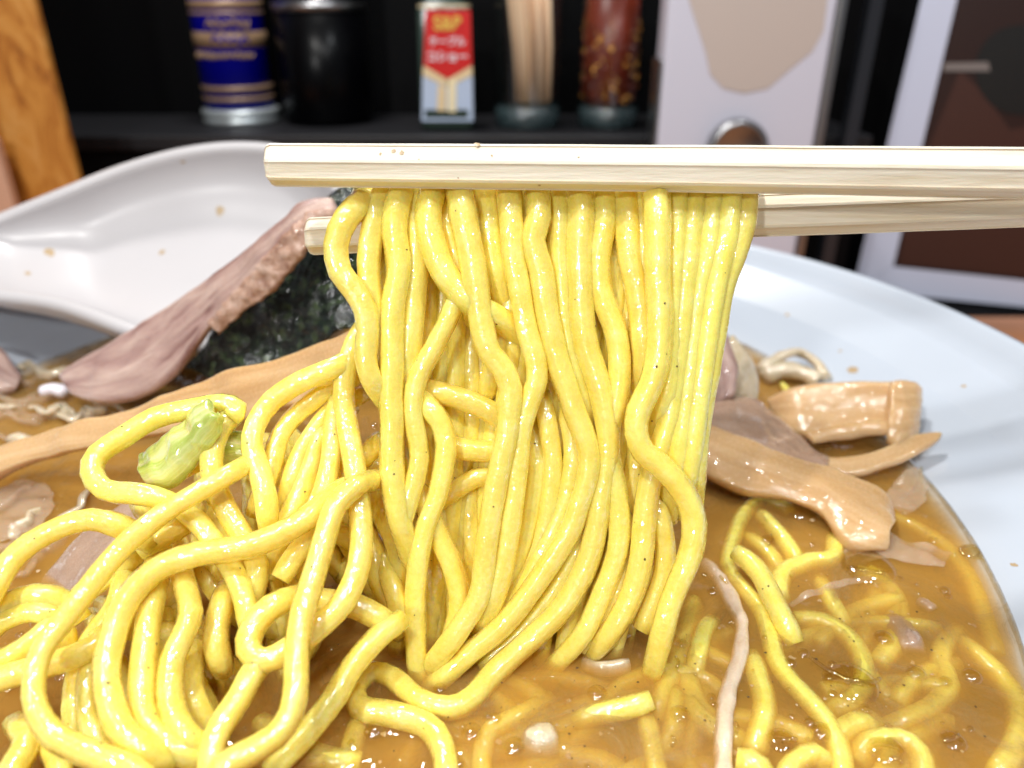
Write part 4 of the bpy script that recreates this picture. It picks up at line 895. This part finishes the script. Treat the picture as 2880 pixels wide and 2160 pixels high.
lb = ['curled translucent onion shred at left beside pork', 'pale onion shred below the leaning pork slice', 'thin onion shred near the left frame edge', 'onion shred above the long bamboo strip', 'onion shred furthest left above bamboo strip', 'short onion shred against the far left broth edge']
for i, (x, y) in enumerate([(60, 830), (180, 900), (20, 900), (110, 880), (30, 860), (90, 800)]):
    pts = [hs(x + 26*k + rnd.uniform(-8, 8), y + rnd.uniform(-16, 16), 1.0 + rnd.uniform(-.5, 1.2)) for k in range(-2, 3)]
    ribbon('onion_shred', pts, 1.5, 0.55, M['fat'] if i % 2 else M['onion'], lb[i], 'onion')
ribbon('fat_lump', [hs(92, 845, 2.5), hs(118, 840, 3.2), hs(145, 848, 2.6)], 2.6, .7, M['whiteprint'], 'glossy white fat bit at left tip of the pork slice', 'fat')

# ------------------------------------------------------------------ droplets, specks, stains
def disk_lens(v, f, c, r, hgt, n=18, sx=1.0):
    k = len(v)
    for j, (rr, hh) in enumerate(((1, 0), (0.86, 0.55), (0.5, 0.92))):
        for i in range(n): a = 2*math.pi*i/n; v.append(c + Vector((math.cos(a)*r*rr*sx, math.sin(a)*r*rr, hh*hgt))*S)
    v.append(c + Vector((0, 0, hgt*S)))
    for j in range(2):
        for i in range(n): f.append((k+j*n+i, k+j*n+(i+1) % n, k+(j+1)*n+(i+1) % n, k+(j+1)*n+i))
    for i in range(n): f.append((k+2*n+i, k+2*n+(i+1) % n, k+3*n))
v = []; f = []
for i in range(230):
    x = rnd.uniform(0, 2200); y = rnd.uniform(860, 1655); 
    c = P(x, y, zs(y, 0.12)); cu = c/S
    if ((cu.x+34.6)/136)**2 + ((cu.y-165)/150)**2 > 1: continue
    disk_lens(v, f, c, (rr_ := rnd.choice((0.4, 0.5, 0.7, 0.9, 1.2, 1.9))), 0.15 + 0.32*rr_)
for x, y, r_ in ((1838, 1475, 5), (1875, 1225, 6), (2095, 1193, 2.6), (1710, 870, 3.2), (1730, 1100, 4), (1660, 1165, 1.6), (2060, 1600, 2.2), (1915, 1620, 3.4), (1690, 1600, 2.6)):
    disk_lens(v, f, P(x, y, zs(y, 0.1)), r_, 0.25*r_, 28)
for pts_, hh in (([(1750, 1420), (1790, 1448), (1840, 1470), (1885, 1474), (1900, 1466)], .32), ([(1688, 882), (1700, 888), (1716, 884), (1722, 872)], .3), ([(1778, 1108), (1800, 1113), (1822, 1130), (1832, 1150)], .3),
                 ([(1990, 1010), (1985, 1040), (1965, 1066), (1945, 1074)], .35), ([(2074, 1190), (2085, 1200), (2105, 1203), (2116, 1196), (2112, 1184), (2095, 1178), (2078, 1183), (2074, 1190)], .22), ([(1830, 1224), (1870, 1232), (1910, 1238)], .35),
                 ([(1688, 1600), (1705, 1596), (1722, 1597)], .35), ([(2040, 1600), (2058, 1596), (2070, 1588)], .35), ([(1555, 1244), (1565, 1254), (1572, 1260)], .25), ([(1925, 1636), (1940, 1640), (1950, 1650)], .3), ([(1588, 1560), (1594, 1572), (1590, 1582)], .25),
                 ([(1666, 1155), (1670, 1165), (1660, 1178)], .25), ([(1460, 1418), (1466, 1430), (1462, 1442)], .25), ([(1450, 1590), (1458, 1600), (1450, 1612)], .3)):
    cr = catmull([P(x, y, zs(y, 0.8)) for x, y in pts_], 0.7*S); tv, tf = tube(cr, hh*1.35*S, 5, 10, 0, 0.25); k = len(v); v += tv; f += [tuple(q+k for q in p_) for p_ in tf]
ol = mesh('oil_droplets', v, f, M['oil']); tag(ol, 'clear round oil droplets floating on the brown broth', 'oil', kind='stuff')
# pepper specks on noodles
trees = [BVHTree.FromObject(o, bpy.context.evaluated_depsgraph_get()) for o in ()]
V = []; Fp = []
for o in ALLN:
    k = len(V); V += [x.co for x in o.data.vertices]; Fp += [tuple(i+k for i in p.vertices) for p in o.data.polygons]
bvh = BVHTree.FromPolygons(V, Fp)
def cast(x, y):
    d = (P(x, y, 100) - co.location).normalized(); h = bvh.ray_cast(co.location, d)
    return h[0], h[1]
v = []; f = []
for i in range(90):
    if i < 8: x, y = ((1462, 792), (1418, 792), (233, 1475), (338, 1390), (336, 1542), (1648, 1272), (1660, 1266), (920, 1372))[i]
    else: x, y = rnd.uniform(60, 1600), rnd.uniform(430, 1640)
    loc, n3 = cast(x, y)
    if loc is None: continue
    r_ = rnd.uniform(0.10, 0.22) if i > 8 else 0.25
    k = len(v); t1 = n3.orthogonal().normalized(); t2 = n3.cross(t1)
    for q in range(6):
        a = q*math.pi/3; v.append(loc + (t1*math.cos(a)*rnd.uniform(.5, 1.3) + t2*math.sin(a)*rnd.uniform(.5, 1.3))*r_*S + n3*0.01*S)
    v.append(loc + n3*r_*0.6*S)
    for q in range(6): f.append((k+q, k+(q+1) % 6, k+6))
for i in range(70):
    x = rnd.uniform(700, 2150); y = rnd.uniform(1250, 1650); loc = P(x, y, zs(y, 0.25)); cu = loc/S
    if ((cu.x+34.6)/134)**2 + ((cu.y-165)/148)**2 > 1: continue
    r_ = rnd.uniform(0.12, 0.35); k = len(v)
    for q in range(6): a = q*math.pi/3; v.append(loc + Vector((math.cos(a)*rnd.uniform(.5, 1.3), math.sin(a)*rnd.uniform(.5, 1.3), 0))*r_*S)
    v.append(loc + Vector((0, 0, r_*0.5*S)))
    for q in range(6): f.append((k+q, k+(q+1) % 6, k+6))
pv = []; pf = []
for i in range(420):
    x = rnd.uniform(0, 2190); y = rnd.uniform(900, 1655); loc = P(x, y, zs(y, rnd.uniform(-1.0, 0.15))); cu = loc/S
    if ((cu.x+34.6)/134)**2 + ((cu.y-165)/148)**2 > 1: continue
    r_ = rnd.choice((0.12, 0.18, 0.25, 0.35, 0.6)); k = len(pv)
    for q in range(7): a = q*math.pi*2/7; pv.append(loc + Vector((math.cos(a)*rnd.uniform(.4, 1.4), math.sin(a)*rnd.uniform(.4, 1.4), 0))*r_*S)
    pv.append(loc + Vector((0, 0, r_*0.35*S)))
    for q in range(7): pf.append((k+q, k+(q+1) % 7, k+7))
fp = mesh('fat_flecks', pv, pf, plain('fat_fleck', (0.62, 0.46, 0.27), 0.3), smooth=False); tag(fp, 'pale fat flecks drifting in the cloudy broth', 'fat', kind='stuff')
sp = mesh('pepper_specks', v, f, M['pepper'], smooth=False); tag(sp, 'tiny dark pepper specks scattered on noodles and broth', 'pepper', kind='stuff')
